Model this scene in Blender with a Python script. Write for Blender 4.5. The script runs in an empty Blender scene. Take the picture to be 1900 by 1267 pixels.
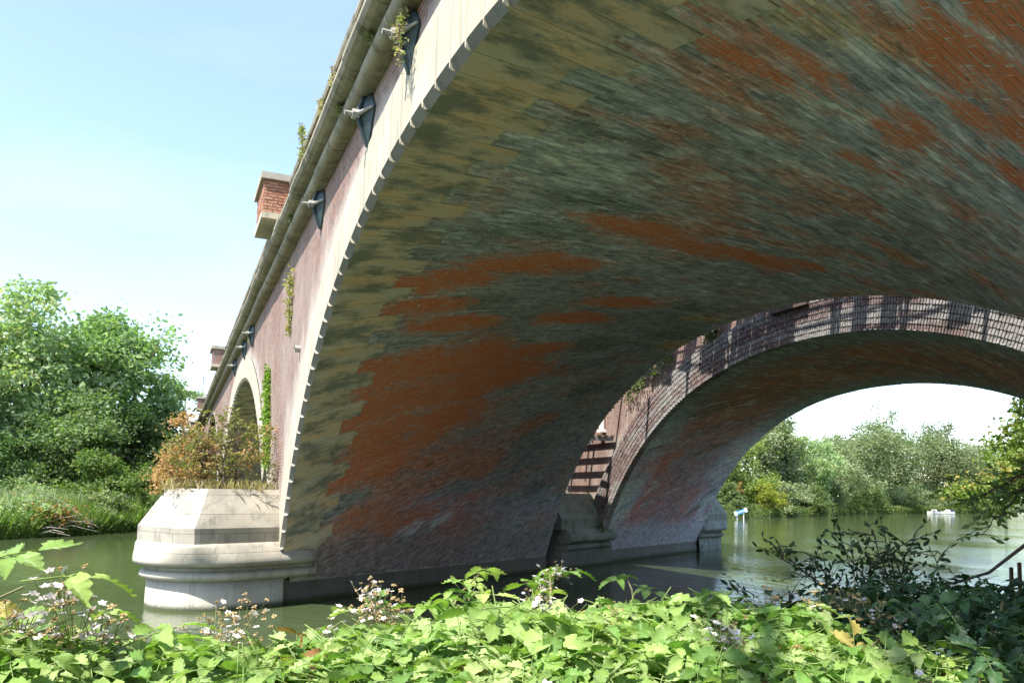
import bpy, math, random
import numpy as np
from mathutils import Vector, Matrix, Euler

# ------------------------------------------------------------------ camera, world, sun
SC = bpy.context.scene
COL = SC.collection
EYE = 2.683
YAW, PITCH, ROLL = 0.41032, 0.08388, 0.01531
cam_d = bpy.data.cameras.new("camera")
cam = bpy.data.objects.new("camera", cam_d); COL.objects.link(cam); SC.camera = cam
cam.location = (0, 0, EYE)
fwd = Vector((math.cos(YAW) * math.cos(PITCH), -math.sin(YAW) * math.cos(PITCH), math.sin(PITCH)))
right = Vector((-math.sin(YAW), -math.cos(YAW), 0))
up = right.cross(fwd)
cr, sr = math.cos(ROLL), math.sin(ROLL)
r2 = right * cr + up * sr
u2 = up * cr - right * sr
m = Matrix((r2, u2, -fwd)).transposed().to_4x4(); m.translation = cam.location
cam.matrix_world = m
cam_d.sensor_width = 36.0
cam_d.lens = 36.0 * 1449.25 / 1900
cam_d.shift_y = (796.06 - 633.5) / 1900
cam_d.clip_start = 0.05; cam_d.clip_end = 3000

SUN_EL = math.radians(60.0)
hd = Vector((0.44, -0.90, 0)).normalized()            # where the light travels, level part
sun_dir = Vector((hd.x * math.cos(SUN_EL), hd.y * math.cos(SUN_EL), -math.sin(SUN_EL)))
world = bpy.data.worlds.new("World"); SC.world = world; world.use_nodes = True
wn = world.node_tree; bg = wn.nodes["Background"]
sky = wn.nodes.new("ShaderNodeTexSky"); sky.sky_type = 'NISHITA'; sky.sun_disc = False
sky.sun_elevation = SUN_EL; sky.sun_rotation = math.atan2(-hd.x, -hd.y)
sky.altitude = 50; sky.air_density = 1.0; sky.dust_density = 1.0; sky.ozone_density = 1.0
bg.inputs[1].default_value = 0.13
# thin high cloud veil over the blue, everywhere in the sky
tc = wn.nodes.new("ShaderNodeTexCoord"); mp = wn.nodes.new("ShaderNodeMapping"); mp.inputs['Scale'].default_value = (1.2, 1.2, 4.5)
nz = wn.nodes.new("ShaderNodeTexNoise"); nz.inputs['Scale'].default_value = 1.7; nz.inputs['Detail'].default_value = 7
rp = wn.nodes.new("ShaderNodeMapRange"); rp.inputs[1].default_value = .45; rp.inputs[2].default_value = .8; rp.inputs[3].default_value = .03; rp.inputs[4].default_value = .12
mxw = wn.nodes.new("ShaderNodeMixRGB"); mxw.inputs[2].default_value = (7.0, 7.6, 8.0, 1)
wn.links.new(tc.outputs['Generated'], mp.inputs[0]); wn.links.new(mp.outputs[0], nz.inputs[0]); wn.links.new(nz.outputs[0], rp.inputs[0])
wn.links.new(rp.outputs[0], mxw.inputs[0]); wn.links.new(sky.outputs[0], mxw.inputs[1]); wn.links.new(mxw.outputs[0], bg.inputs[0])
sun_l = bpy.data.lights.new("sun", 'SUN'); sun_l.energy = 3.9; sun_l.angle = math.radians(0.53); sun_l.color = (1.0, 0.95, 0.87)
sun_o = bpy.data.objects.new("sun", sun_l); COL.objects.link(sun_o)
sun_o.rotation_euler = sun_dir.to_track_quat('-Z', 'Y').to_euler(); sun_o.location = (0, 20, 40)
vs = SC.view_settings; vs.view_transform = 'Standard'; vs.look = 'None'; vs.gamma = 1; vs.use_curve_mapping = False
vs.exposure = 1.6
SC.cycles.max_bounces = 8; SC.cycles.diffuse_bounces = 6; SC.cycles.transparent_max_bounces = 6

rng = np.random.default_rng(7)
random.seed(7)
R = random.uniform

# ------------------------------------------------------------------ numeric helpers
def _hash(i, j, s):
    h = (i.astype(np.int64) * 374761393 + j.astype(np.int64) * 668265263 + s * 1442695041) & 0xffffffff
    h = ((h ^ (h >> 13)) * 1274126177) & 0xffffffff
    return ((h ^ (h >> 16)) & 0xffff) / 65535.0
def vnoise(x, y, s=0):
    x = np.asarray(x, float); y = np.asarray(y, float)
    i = np.floor(x); j = np.floor(y); fx = x - i; fy = y - j
    fx = fx * fx * (3 - 2 * fx); fy = fy * fy * (3 - 2 * fy)
    a = _hash(i, j, s); b = _hash(i + 1, j, s); c = _hash(i, j + 1, s); d = _hash(i + 1, j + 1, s)
    return (a * (1 - fx) + b * fx) * (1 - fy) + (c * (1 - fx) + d * fx) * fy
def fbm(x, y, s=0, o=4):
    t = 0; a = 1; n = 0
    for k in range(o):
        t = t + a * vnoise(x * 2 ** k + 17.3 * k, y * 2 ** k - 9.1 * k, s + k); n += a; a *= .55
    return t / n
def sstep(a, b, x):
    t = np.clip((x - a) / (b - a), 0, 1); return t * t * (3 - 2 * t)

# ------------------------------------------------------------------ object helpers
def tag(o, label=None, cat=None, group=None, kind=None):
    if label: o['label'] = label
    if cat: o['category'] = cat
    if group: o['group'] = group
    if kind: o['kind'] = kind
    return o
def empty(name, loc, label=None, cat=None, group=None, kind=None, rz=0):
    o = bpy.data.objects.new(name, None); COL.objects.link(o); o.location = loc; o.rotation_euler = (0, 0, rz)
    o.empty_display_size = .2
    return tag(o, label, cat, group, kind)
class MB:
    """collects vertices and faces with a colour and a surface coordinate per vertex"""
    def __init__(s): s.v = []; s.f = []; s.c = []; s.t = []; s.n = 0
    def add(s, v, f, c=(1, 1, 1), t=None):
        v = np.asarray(v, float).reshape(-1, 3); k = len(v)
        s.v.append(v); s.f += [tuple(int(i) + s.n for i in q) for q in f]
        c = np.asarray(c, float)
        s.c.append(np.broadcast_to(c, (k, 3)) if c.ndim == 1 else c)
        s.t.append(np.zeros((k, 3)) if t is None else np.asarray(t, float).reshape(-1, 3)); s.n += k
    def box(s, a, b, c=(1, 1, 1)):
        (x0, y0, z0), (x1, y1, z1) = a, b
        v = [(x0, y0, z0), (x1, y0, z0), (x1, y1, z0), (x0, y1, z0), (x0, y0, z1), (x1, y0, z1), (x1, y1, z1), (x0, y1, z1)]
        s.add(v, [(0, 3, 2, 1), (4, 5, 6, 7), (0, 1, 5, 4), (1, 2, 6, 5), (2, 3, 7, 6), (3, 0, 4, 7)], c)
    def tube(s, pts, rad, n=6, c=(1, 1, 1), cap=True):
        pts = [np.array(p, float) for p in pts]; m_ = len(pts)
        rad = rad if hasattr(rad, '__len__') else [rad] * m_
        V = []; F = []; prev = None
        for i, p in enumerate(pts):
            d = pts[min(i + 1, m_ - 1)] - pts[max(i - 1, 0)]; d = d / (np.linalg.norm(d) + 1e-9)
            a = np.array((0, 0, 1.)) if abs(d[2]) < .9 else np.array((1., 0, 0))
            if prev is not None: a = prev
            x = np.cross(a, d); x /= np.linalg.norm(x) + 1e-9; y = np.cross(d, x); prev = y * 0 + np.cross(d, x); prev = a if prev is None else y
            for k in range(n):
                t = 2 * math.pi * k / n; V.append(p + rad[i] * (math.cos(t) * x + math.sin(t) * y))
        for i in range(m_ - 1):
            for k in range(n):
                F.append((i * n + k, i * n + (k + 1) % n, (i + 1) * n + (k + 1) % n, (i + 1) * n + k))
        if cap: F.append(tuple(range(n))[::-1]); F.append(tuple((m_ - 1) * n + k for k in range(n)))
        s.add(V, F, c)
    def build(s, name, mat, parent=None, smooth=False, kind=None):
        v = np.concatenate(s.v) if s.v else np.zeros((0, 3))
        me = bpy.data.meshes.new(name); me.from_pydata(v.tolist(), [], s.f)
        return finish(me, name, mat, parent, np.concatenate(s.c), np.concatenate(s.t), smooth, kind)
def finish(me, name, mat, parent, c=None, t=None, smooth=False, kind=None):
    if c is not None:
        at = me.color_attributes.new("Col", 'FLOAT_COLOR', 'POINT')
        at.data.foreach_set('color', np.concatenate([c, np.ones((len(c), 1))], 1).astype(np.float32).ravel())
    if t is not None:
        at = me.attributes.new("st", 'FLOAT_VECTOR', 'POINT'); at.data.foreach_set('vector', t.astype(np.float32).ravel())
    if mat: me.materials.append(mat)
    me.polygons.foreach_set('use_smooth', [bool(smooth)] * len(me.polygons))
    me.update()
    return link(me, name, parent, kind)
def link(me, name, parent=None, kind=None):
    o = bpy.data.objects.new(name, me); COL.objects.link(o)
    if parent:
        o.parent = parent
        if not me.get('local'): o.matrix_parent_inverse = Matrix.Translation(-world_loc(parent))
    if kind: o['kind'] = kind
    return o
def world_loc(o):
    v = Vector((0, 0, 0))
    while o is not None:
        v = v + o.location if o.type == 'EMPTY' else v
        o = o.parent
    return v
def fast_mesh(name, V, nper, Fpat, C, T, mat, parent, smooth=False, kind=None):
    """many copies of one small face pattern: V (N,nper,3), Fpat list of quads/tris"""
    N = len(V); me = bpy.data.meshes.new(name)
    fl = [len(f) for f in Fpat]; pat = np.concatenate([np.array(f) for f in Fpat])
    idx = (np.arange(N)[:, None] * nper + pat[None]).ravel()
    me.vertices.add(N * nper); me.vertices.foreach_set('co', V.reshape(-1).astype(np.float32))
    me.loops.add(len(idx)); me.loops.foreach_set('vertex_index', idx.astype(np.int32))
    tot = np.tile(np.array(fl, np.int32), N); st = np.concatenate([[0], np.cumsum(tot)[:-1]]).astype(np.int32)
    me.polygons.add(len(tot)); me.polygons.foreach_set('loop_start', st); me.polygons.foreach_set('loop_total', tot)
    me.update(calc_edges=True); me.validate()
    C = np.broadcast_to(C[:, None, :], (N, nper, 3)).reshape(-1, 3) if C.ndim == 2 else C.reshape(-1, 3)
    return finish(me, name, mat, parent, C, T.reshape(-1, 3) if T is not None else None, smooth, kind)

# ------------------------------------------------------------------ materials
class NT:
    def __init__(s, name):
        s.m = bpy.data.materials.new(name); s.m.use_nodes = True; s.t = s.m.node_tree; s.n = s.t.nodes
        s.p = s.n['Principled BSDF']
    def node(s, typ, **k):
        n = s.n.new(typ)
        for a, b in k.items():
            if a.startswith('i_'):
                n.inputs[a[2:].replace('_', ' ')].default_value = b
            else: setattr(n, a, b)
        return n
    def l(s, a, b): s.t.links.new(a, b)
    def attr(s, nm): return s.node("ShaderNodeAttribute", attribute_name=nm)
    def noise(s, vec, scale, detail=5, rough=.6, sc=(1, 1, 1)):
        mp = s.node("ShaderNodeMapping"); mp.inputs['Scale'].default_value = sc
        s.l(vec, mp.inputs[0]); n = s.node("ShaderNodeTexNoise"); n.inputs['Scale'].default_value = scale
        n.inputs['Detail'].default_value = detail; n.inputs['Roughness'].default_value = rough; s.l(mp.outputs[0], n.inputs[0]); return n.outputs[0]
    def rng(s, v, a, b, c, d):
        r = s.node("ShaderNodeMapRange"); s.l(v, r.inputs[0])
        for i, x in enumerate((a, b, c, d)): r.inputs[i + 1].default_value = x
        return r.outputs[0]
    def mix(s, f, a, b, mode='MIX'):
        x = s.node("ShaderNodeMixRGB", blend_type=mode)
        for i, q in enumerate((f, a, b)):
            if isinstance(q, (int, float)): x.inputs[i].default_value = q
            elif isinstance(q, tuple): x.inputs[i].default_value = (*q, 1)
            else: s.l(q, x.inputs[i])
        return x.outputs[0]
    def bump(s, h, st=.4, d=.01):
        b = s.node("ShaderNodeBump"); b.inputs['Strength'].default_value = st; b.inputs['Distance'].default_value = d
        s.l(h, b.inputs['Height']); s.l(b.outputs[0], s.p.inputs['Normal'])
    def base(s, c, rough=.85, spec=.3):
        if isinstance(c, tuple): s.p.inputs['Base Color'].default_value = (*c, 1)
        else: s.l(c, s.p.inputs['Base Color'])
        s.p.inputs['Roughness'].default_value = rough; s.p.inputs['Specular IOR Level'].default_value = spec
        return s.m
    def pos(s): return s.node("ShaderNodeNewGeometry").outputs['Position']

M = {}
def mat_brick_attr(name, single=False):
    n = NT(name); st = n.attr('st').outputs['Vector']; col = n.attr('Col').outputs['Color']
    fl = n.node("ShaderNodeVectorMath", operation='MULTIPLY'); n.l(st, fl.inputs[0]); fl.inputs[1].default_value = (1, 1, 0)
    sx = n.node("ShaderNodeSeparateXYZ"); n.l(st, sx.inputs[0]); st = fl.outputs[0]
    s1 = n.noise(st, 1, 6, .7, (5, 11, 1)); s2 = n.noise(st, 1, 5, .75, (24, 46, 1)); s5 = n.noise(st, 1, 7, .8, (6, 15, 1)); s3 = n.noise(st, 1, 7, .75, (1.3, 2.8, 1)); s4 = n.noise(st, 1, 7, .78, (3.2, 7.5, 1))
    ad = n.node("ShaderNodeMath", operation='MULTIPLY_ADD'); n.l(s4, ad.inputs[0]); ad.inputs[1].default_value = 1.9; n.l(sx.outputs[2], ad.inputs[2])
    red = n.mix(n.rng(s2, .35, .68, 0, 1), (.80, .235, .085), (.46, .13, .065))
    c = n.mix(n.rng(s1, .42, .58, 0, .62), col, n.mix(1.0, col, (.36, .41, .42), 'MULTIPLY'))
    c = n.mix(n.rng(s3, .42, .3, 0, .6), c, (.09, .10, .085))
    c = n.mix(n.rng(ad.outputs[0], 1.22, 1.66, 0, .92), c, red)
    c = n.mix(n.rng(s3, .55, .66, 0, .35), c, (.44, .48, .50))
    c = n.mix(n.rng(s5, .575, .63, 0, .62), c, (.58, .62, .60))
    c = n.mix(n.rng(s2, .58, .66, 0, .5), c, (.50, .52, .47))
    c = n.mix(n.rng(s5, .42, .36, 0, .6), c, (.05, .055, .05))
    n.bump(s2, .6, .006)
    return n.base(c, .88, .25)
M['brick_attr'] = mat_brick_attr('weathered_brick')

def mat_wall_brick():
    n = NT('spandrel_brick'); st = n.attr('st').outputs['Vector']
    b = n.node("ShaderNodeTexBrick"); b.inputs['Scale'].default_value = 1; b.inputs['Brick Width'].default_value = .235
    b.inputs['Row Height'].default_value = .078; b.inputs['Mortar Size'].default_value = .006; b.inputs['Mortar Smooth'].default_value = .3
    b.inputs['Color1'].default_value = (.23, .12, .09, 1); b.inputs['Color2'].default_value = (.125, .07, .065, 1); b.inputs['Mortar'].default_value = (.36, .31, .25, 1)
    n.l(st, b.inputs[0])
    big = n.noise(st, .55, 7, .65, (1, .45, 1)); streak = n.noise(st, 1, 6, .7, (4.5, .5, 1)); f = n.noise(st, 30, 5, .7)
    c = n.mix(n.rng(big, .46, .64, 0, .5), b.outputs[0], (.31, .26, .225))
    sp = n.node('ShaderNodeSeparateXYZ'); n.l(st, sp.inputs[0]); nn = n.noise(st, 1.6, 7, .7, (1, .5, 0)); m3 = n.node('ShaderNodeMath', operation='MULTIPLY_ADD'); n.l(nn, m3.inputs[0]); m3.inputs[1].default_value = -.7; n.l(sp.outputs[2], m3.inputs[2])
    c = n.mix(n.rng(m3.outputs[0], -.42, -.05, .85, 0), c, (.50, .46, .41))
    c = n.mix(n.rng(streak, .52, .7, 0, .4), c, (.46, .40, .35))
    c = n.mix(n.rng(streak, .42, .3, 0, .6), c, (.10, .07, .06))
    c = n.mix(n.rng(f, .55, .75, 0, .35), c, (.12, .08, .06))
    n.bump(n.mix(.3, b.outputs['Fac'], f), -.8, .012)
    return n.base(c)
M['wall_brick'] = mat_wall_brick()
def mat_stone(name, c1, c2, dark, streak=(5, 5, .35), moss=None, bump=.5, patch=.55, blocks=False, tide=False):
    n = NT(name); p = n.pos(); a = n.noise(p, 1.3, 8, .65); s = n.noise(p, 1.2, 7, .7, streak); f = n.noise(p, 38, 6, .75)
    oi = n.node("ShaderNodeObjectInfo")
    c = n.mix(n.rng(a, .35, .65, 0, 1), c1, c2)
    c = n.mix(n.rng(oi.outputs['Random'], 0, 1, 0, .35), c, n.mix(1.0, c, (.75, .74, .70), 'MULTIPLY'))
    c = n.mix(n.rng(s, .52, .72, 0, patch), c, dark)
    c = n.mix(n.rng(f, .56, .72, 0, .55), c, n.mix(1.0, c, (.45, .45, .42), 'MULTIPLY'))
    if moss:
        g = n.noise(p, 2.6, 7, .7); c = n.mix(n.rng(g, .56, .66, 0, .8), c, moss)
    if blocks:
        bt_ = n.node("ShaderNodeTexBrick"); bt_.inputs['Scale'].default_value = 1; bt_.inputs['Brick Width'].default_value = 1.15; bt_.inputs['Row Height'].default_value = .43
        bt_.inputs['Mortar Size'].default_value = .007; bt_.inputs['Mortar Smooth'].default_value = .6; n.l(n.attr('st').outputs['Vector'], bt_.inputs[0])
        bt_.inputs['Color1'].default_value = (1, 1, 1, 1); bt_.inputs['Color2'].default_value = (.78, .77, .74, 1); bt_.inputs['Mortar'].default_value = (.25, .24, .2, 1)
        c = n.mix(.85, c, n.mix(1.0, c, bt_.outputs[0], 'MULTIPLY')); sp_ = n.noise(p, 16, 7, .8); c = n.mix(n.rng(sp_, .60, .66, 0, .75), c, (.10, .10, .085))
    if tide:
        z_ = n.node("ShaderNodeSeparateXYZ"); n.l(p, z_.inputs[0]); ad_ = n.node("ShaderNodeMath", operation='MULTIPLY_ADD'); n.l(f, ad_.inputs[0]); ad_.inputs[1].default_value = -.22; n.l(z_.outputs[2], ad_.inputs[2])
        c = n.mix(n.rng(ad_.outputs[0], -.06, .03, .92, 0), c, (.045, .055, .018))
    n.bump(f, bump, .01)
    return n.base(c)
M['bath_stone'] = mat_stone('bath_stone', (.54, .48, .38), (.42, .38, .30), (.17, .155, .13), (8, 8, .3), patch=.85)
M['cap_stone'] = mat_stone('pier_cap_stone', (.47, .43, .36), (.33, .31, .27), (.12, .115, .095), (2.4, 2.4, 1.2), patch=.75, blocks=True, bump=.9)
M['cornice_stone'] = mat_stone('cornice_stone', (.36, .32, .24), (.24, .22, .16), (.07, .065, .05), (3.2, 2.2, 1), moss=(.09, .09, .045), patch=.9, bump=.9)
M['dark_stone'] = mat_stone('mossy_stone', (.24, .26, .23), (.16, .18, .15), (.08, .09, .07), (3, 3, .6), moss=(.035, .06, .018), bump=1.0)
M['plinth_stone'] = mat_stone('plinth_stone', (.19, .18, .16), (.13, .13, .11), (.07, .075, .055), (3, 3, .5), bump=1.0, tide=True)
M['base_stone'] = mat_stone('pier_base_stone', (.47, .44, .37), (.36, .34, .29), (.13, .125, .10), (5, 5, .3), patch=.75, tide=True)
M['chamfer_shade'] = mat_stone('chamfer_shade_stone', (.23, .215, .19), (.17, .165, .145), (.08, .08, .07), patch=.5)  # ring stone darkened in colour to carry the shade on the chamfer strip
M['coping'] = mat_stone('coping_stone', (.42, .38, .31), (.34, .31, .25), (.14, .12, .09), patch=.6)
def mat_quoin():
    n = NT('quoin_soffit_stone'); p = n.attr('st').outputs['Vector']; oi = n.node("ShaderNodeObjectInfo")
    a = n.noise(p, .9, 8, .62, (1, 2.6, 1)); b = n.noise(p, 1.5, 8, .7, (.7, 3.2, 1)); f = n.noise(p, 30, 6, .75); d = n.noise(p, .8, 7, .7, (1.2, 2.4, 1))
    c = n.mix(n.rng(a, .42, .66, 0, 1), (.64, .55, .46), (.76, .52, .32))
    c = n.mix(n.rng(b, .55, .68, 0, .75), c, (.62, .36, .14))
    c = n.mix(n.rng(d, .46, .58, 0, .88), c, (.20, .215, .19))
    c = n.mix(n.rng(d, .38, .28, 0, .7), c, (.50, .50, .42))
    c = n.mix(n.rng(f, .55, .75, 0, .6), c, n.mix(1.0, c, (.5, .5, .5), 'MULTIPLY'))
    c = n.mix(n.rng(oi.outputs['Random'], 0, 1, 0, .35), c, n.mix(1.0, c, (.7, .72, .75), 'MULTIPLY'))
    n.bump(n.mix(.5, f, b), .7, .02)
    return n.base(c)
M['quoin'] = mat_quoin()
def mat_plain(name, c, rough=.6, var=.3, metal=0, spec=.4, scale=6):
    n = NT(name); a = n.noise(n.pos(), scale, 6, .7)
    col = n.mix(n.rng(a, .35, .7, 0, var), c, tuple(x * .4 for x in c)); n.p.inputs['Metallic'].default_value = metal
    n.bump(a, .2, .005); return n.base(col, rough, spec)
M['iron'] = mat_plain('tie_plate_iron', (.035, .06, .065), .5, .6)
M['rib'] = mat_plain('rib_paint_and_light', (.34, .33, .30), .6, .6)
M['rust'] = mat_plain('rusty_steel', (.09, .045, .03), .85, .7, scale=14)
M['greysteel'] = mat_plain('galvanised_steel', (.26, .26, .27), .5, .4)
M['bark'] = mat_plain('bark', (.11, .085, .06), .9, .7, scale=9)
M['deadwood'] = mat_plain('dead_wood', (.42, .38, .32), .85, .5, scale=9)
M['twig'] = mat_plain('dark_twig', (.05, .035, .025), .85, .5, scale=9)
M['cane'] = mat_plain('bramble_cane', (.22, .20, .09), .6, .6, scale=12)
M['white'] = mat_plain('white_paint', (.78, .78, .76), .4, .1)
M['blue'] = mat_plain('sign_blue', (.05, .20, .42), .4, .15)
M['navy'] = mat_plain('boat_canvas', (.05, .05, .16), .7, .3)
M['glass'] = mat_plain('boat_window', (.02, .03, .04), .08, .1, spec=.8)
M['wood'] = mat_plain('old_timber', (.20, .155, .10), .85, .6, scale=8)
M['soil'] = mat_plain('bank_soil', (.07, .06, .04), .95, .6, scale=3)
def mat_ground():
    n = NT('grassy_ground'); a = n.noise(n.pos(), 1.5, 8, .7)
    c = n.mix(n.rng(a, .35, .65, 0, 1), (.045, .075, .02), (.08, .09, .035)); n.bump(a, 1, .1); return n.base(c, .95)
M['ground'] = mat_ground()
def mat_leaf(name, trans=.35, rough=.45, veins=False, spec=.35, tint=(1.0, 1.25, .45)):
    n = NT(name); col = n.attr('Col').outputs['Color']
    if veins:
        oi = n.node("ShaderNodeObjectInfo")
        st = n.attr('st').outputs['Vector']; sp = n.node("ShaderNodeSeparateXYZ"); n.l(st, sp.inputs[0])
        ab = n.node("ShaderNodeMath", operation='ABSOLUTE'); n.l(sp.outputs[1], ab.inputs[0])
        # chevron ribs: x*12 - |y|*5
        m1 = n.node("ShaderNodeMath", operation='MULTIPLY_ADD'); n.l(ab.outputs[0], m1.inputs[0]); m1.inputs[1].default_value = -.75
        n.l(sp.outputs[0], m1.inputs[2])
        m2 = n.node("ShaderNodeMath", operation='MULTIPLY'); n.l(m1.outputs[0], m2.inputs[0]); m2.inputs[1].default_value = 56
        sn = n.node("ShaderNodeMath", operation='SINE'); n.l(m2.outputs[0], sn.inputs[0])
        v = n.rng(sn.outputs[0], .55, 1, 0, .45); mid = n.rng(ab.outputs[0], .035, .0, 0, .6)
        g = n.noise(n.pos(), 60, 4, .7)
        col = n.mix(n.rng(oi.outputs['Random'], 0, 1, 0, .4), col, n.mix(1.0, col, (1.35, 1.1, .7), 'MULTIPLY'))
        col = n.mix(v, col, n.mix(1.0, col, (1.45, 1.35, 1.3), 'MULTIPLY')); col = n.mix(mid, col, (.22, .30, .08))
        col = n.mix(n.rng(g, .5, .8, 0, .4), col, n.mix(1.0, col, (.6, .65, .5), 'MULTIPLY'))
        n.bump(sn.outputs[0], .5, .0012)
    n.base(col, rough, spec)
    tr = n.node("ShaderNodeBsdfTranslucent"); n.l(n.mix(1.0, col, tint, 'MULTIPLY'), tr.inputs[0])
    mx = n.node("ShaderNodeMixShader"); mx.inputs[0].default_value = trans
    n.l(n.p.outputs[0], mx.inputs[1]); n.l(tr.outputs[0], mx.inputs[2]); n.l(mx.outputs[0], n.n['Material Output'].inputs[0])
    return n.m
M['leaf'] = mat_leaf('tree_leaf', .45, .55)
M['leaf_big'] = mat_leaf('bramble_leaf', .32, .42, True, .5)
M['petal'] = mat_leaf('petal', .3, .6, tint=(1, 1, 1))
def mat_water():
    n = NT('river_water'); p = n.pos()
    a = n.noise(p, 1, 4, .55, (1.1, 2.4, 1)); b = n.noise(p, 1, 3, .5, (5.0, 9.0, 1)); g = n.noise(p, 1, 3, .5, (.09, .16, 1))
    m_ = n.node("ShaderNodeMath", operation='MULTIPLY_ADD'); n.l(b, m_.inputs[0]); m_.inputs[1].default_value = .22; n.l(a, m_.inputs[2])
    m2 = n.node("ShaderNodeMath", operation='MULTIPLY'); n.l(m_.outputs[0], m2.inputs[0]); n.l(n.rng(g, .4, .6, .45, 1.2), m2.inputs[1])
    n.bump(m2.outputs[0], .35, .07)
    n.p.inputs['IOR'].default_value = 1.33
    return n.base((.052, .072, .030), .04, .5)
M['water'] = mat_water()

# ------------------------------------------------------------------ vault geometry (skew barrel, elliptical)
Kx, C0 = 0.6034, 2.45
SN = 1 / math.sqrt(1 + Kx * Kx); CS = Kx * SN
XC, ZS, EA, EB, EN = 8.2635, -5.2712, 12.4688, 12.3234, 2.1416
SPAN = 25.2
_t = np.linspace(0, math.pi, 6001)
_xr = EA * np.sign(np.cos(_t)) * np.abs(np.cos(_t)) ** (2 / EN); _z = ZS + EB * np.abs(np.sin(_t)) ** (2 / EN)
_q = np.concatenate([[0], np.cumsum(np.hypot(np.diff(_xr) * SN, np.diff(_z)))]); _q = _q[3000] - _q
_qa, _xa, _za = _q[::-1], _xr[::-1], _z[::-1]
Q0 = 12.42                                           # springing (z = 1) at q = +-Q0
PHI = math.radians(28.0)                             # slant of the courses
EU = np.array((-math.sin(PHI), math.cos(PHI))); EV = np.array((math.cos(PHI), math.sin(PHI)))
def curve(q):
    return np.interp(q, _qa, _xa), np.interp(q, _qa, _za)
def vault(q, w, off=0.0, x0=0.0):
    """surface point of the soffit at section length q, length along the axis w; off = metres towards the opening"""
    q = np.asarray(q, float); w = np.asarray(w, float)
    xr, z = curve(q); e = .02; xa, za = curve(q - e); xb, zb = curve(q + e)
    dr = (xb - xa) * SN / (2 * e); dz = (zb - za) / (2 * e)
    D = (w - CS * (XC + xr - Kx * C0)) * SN
    X = XC + xr + Kx * (D - C0)
    off = np.asarray(off)
    return np.stack([X + off * dz * SN + x0, -D + off * dz * CS, z - off * dr], -1)
def w_at(q, D):
    xr, _ = curve(q); return CS * (XC + xr + Kx * (D - C0)) + SN * D
def D_of(q, w):
    xr, _ = curve(q); return (w - CS * (XC + xr - Kx * C0)) * SN
# face arc length table, in the plane of the face
_s = np.concatenate([[0], np.cumsum(np.hypot(np.diff(_xa), np.diff(_za)))]); _s = _s - np.interp(0, _qa, _s)
def q_of_s(s): return np.interp(s, _s, _qa)
SF = float(np.interp(Q0, _qa, _s))                   # face half length
NV = 58; VS = 2 * SF / NV                            # voussoirs
FD1, RD1, FD2, RD2 = 2.45, 12.55, 15.77, 24.88       # faces of the two bridges (distance behind the camera's line)

# stain map of the first soffit: (kind, q, w)
BL = [('R', 3.78, 10.3), ('R', 3.18, 10.82), ('R', 2.26, 11.26), ('R', 1.61, 11.89), ('R', 4.14, 11.13), ('R', 4.44, 12.28), ('R', 1.98, 14.93), ('R', 6.55, 11.66), ('R', 5.97, 12.65), ('R', 5.35, 13.88), ('R', 4.64, 15.14), ('R', 7.5, 12.24), ('R', 6.99, 13.22), ('R', 6.37, 14.56), ('R', 5.5, 15.55), ('R', 8.05, 13.34), ('R', 7.51, 14.84), ('R', 8.89, 13.57), ('R', -0.65, 12.72), ('R', -1.39, 13.63), ('R', -2.19, 14.2), ('R', -0.27, 11.36), ('R', -5.96, 5.18), ('R', -5.84, 5.11), ('R', -5.6, 5.54), ('R', -5.4, 5.93), ('R', -5.85, 5.87), ('R', -5.9, 6.94), ('R', -5.54, 6.83), ('R', -5.04, 7.29), ('R', -4.27, 8.65), ('R', -5.85, 7.96), ('R', -3.64, 6.23), ('R', -3.89, 6.67), ('R', -4.33, 6.48), ('R', -4.78, 7.68), ('R', 3.13, 14.76),
 ('B', 8.83, 17.84), ('B', 7.03, 18.69), ('B', 10.68, 13.73), ('B', 10.71, 15.08), ('B', 9.66, 16.11), ('B', 10.19, 17.9), ('B', -1.19, 11.63), ('B', -3.54, 8.11), ('B', -3.28, 7.18), ('B', -5.08, 5.67), ('B', 9.9, 14.8), ('B', 9.4, 13.9), ('B', 8.7, 15.8),
 ('W', -5.29, 5.28), ('W', -5.78, 5.39), ('W', -5.25, 6.49), ('W', -4.9, 6.14), ('W', -4.1, 7.13), ('W', -5.65, 8.16), ('W', -5.65, 10.8), ('W', -5.16, 8.13), ('W', -4.54, 7.41), ('W', -3.23, 8.15), ('W', -3.35, 8.96), ('W', -2.23, 9.59), ('W', -0.98, 9.25), ('W', -0.61, 8.45), ('W', 10.74, 17.29), ('W', 11.07, 16.12), ('W', 9.05, 13.68),
 ('G', -2.2, 6.17), ('G', -3.04, 5.87), ('G', -1.65, 7.98), ('G', -0.63, 10.82), ('G', -0.14, 10.0), ('G', 1.14, 10.46), ('G', 0.88, 16.8), ('G', 3.78, 16.83), ('G', 1.46, 10.14), ('G', 3.58, 12.14), ('G', 2.27, 18.45), ('G', 11.7, 23.07), ('G', 9.53, 21.34), ('G', 5.39, 19.41),
 ('O', -4.32, 5.6), ('O', -4.7, 5.77), ('O', -5.19, 5.86), ('O', -5.61, 6.17), ('O', 2.68, 19.36), ('O', 1.25, 17.71), ('O', -2.66, 16.39), ('O', -5.29, 5.67)]
PAL = dict(R=(.46, .115, .035), B=(.25, .11, .06), W=(.40, .46, .46), G=(.075, .098, .08), O=(.25, .19, .07))
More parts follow.
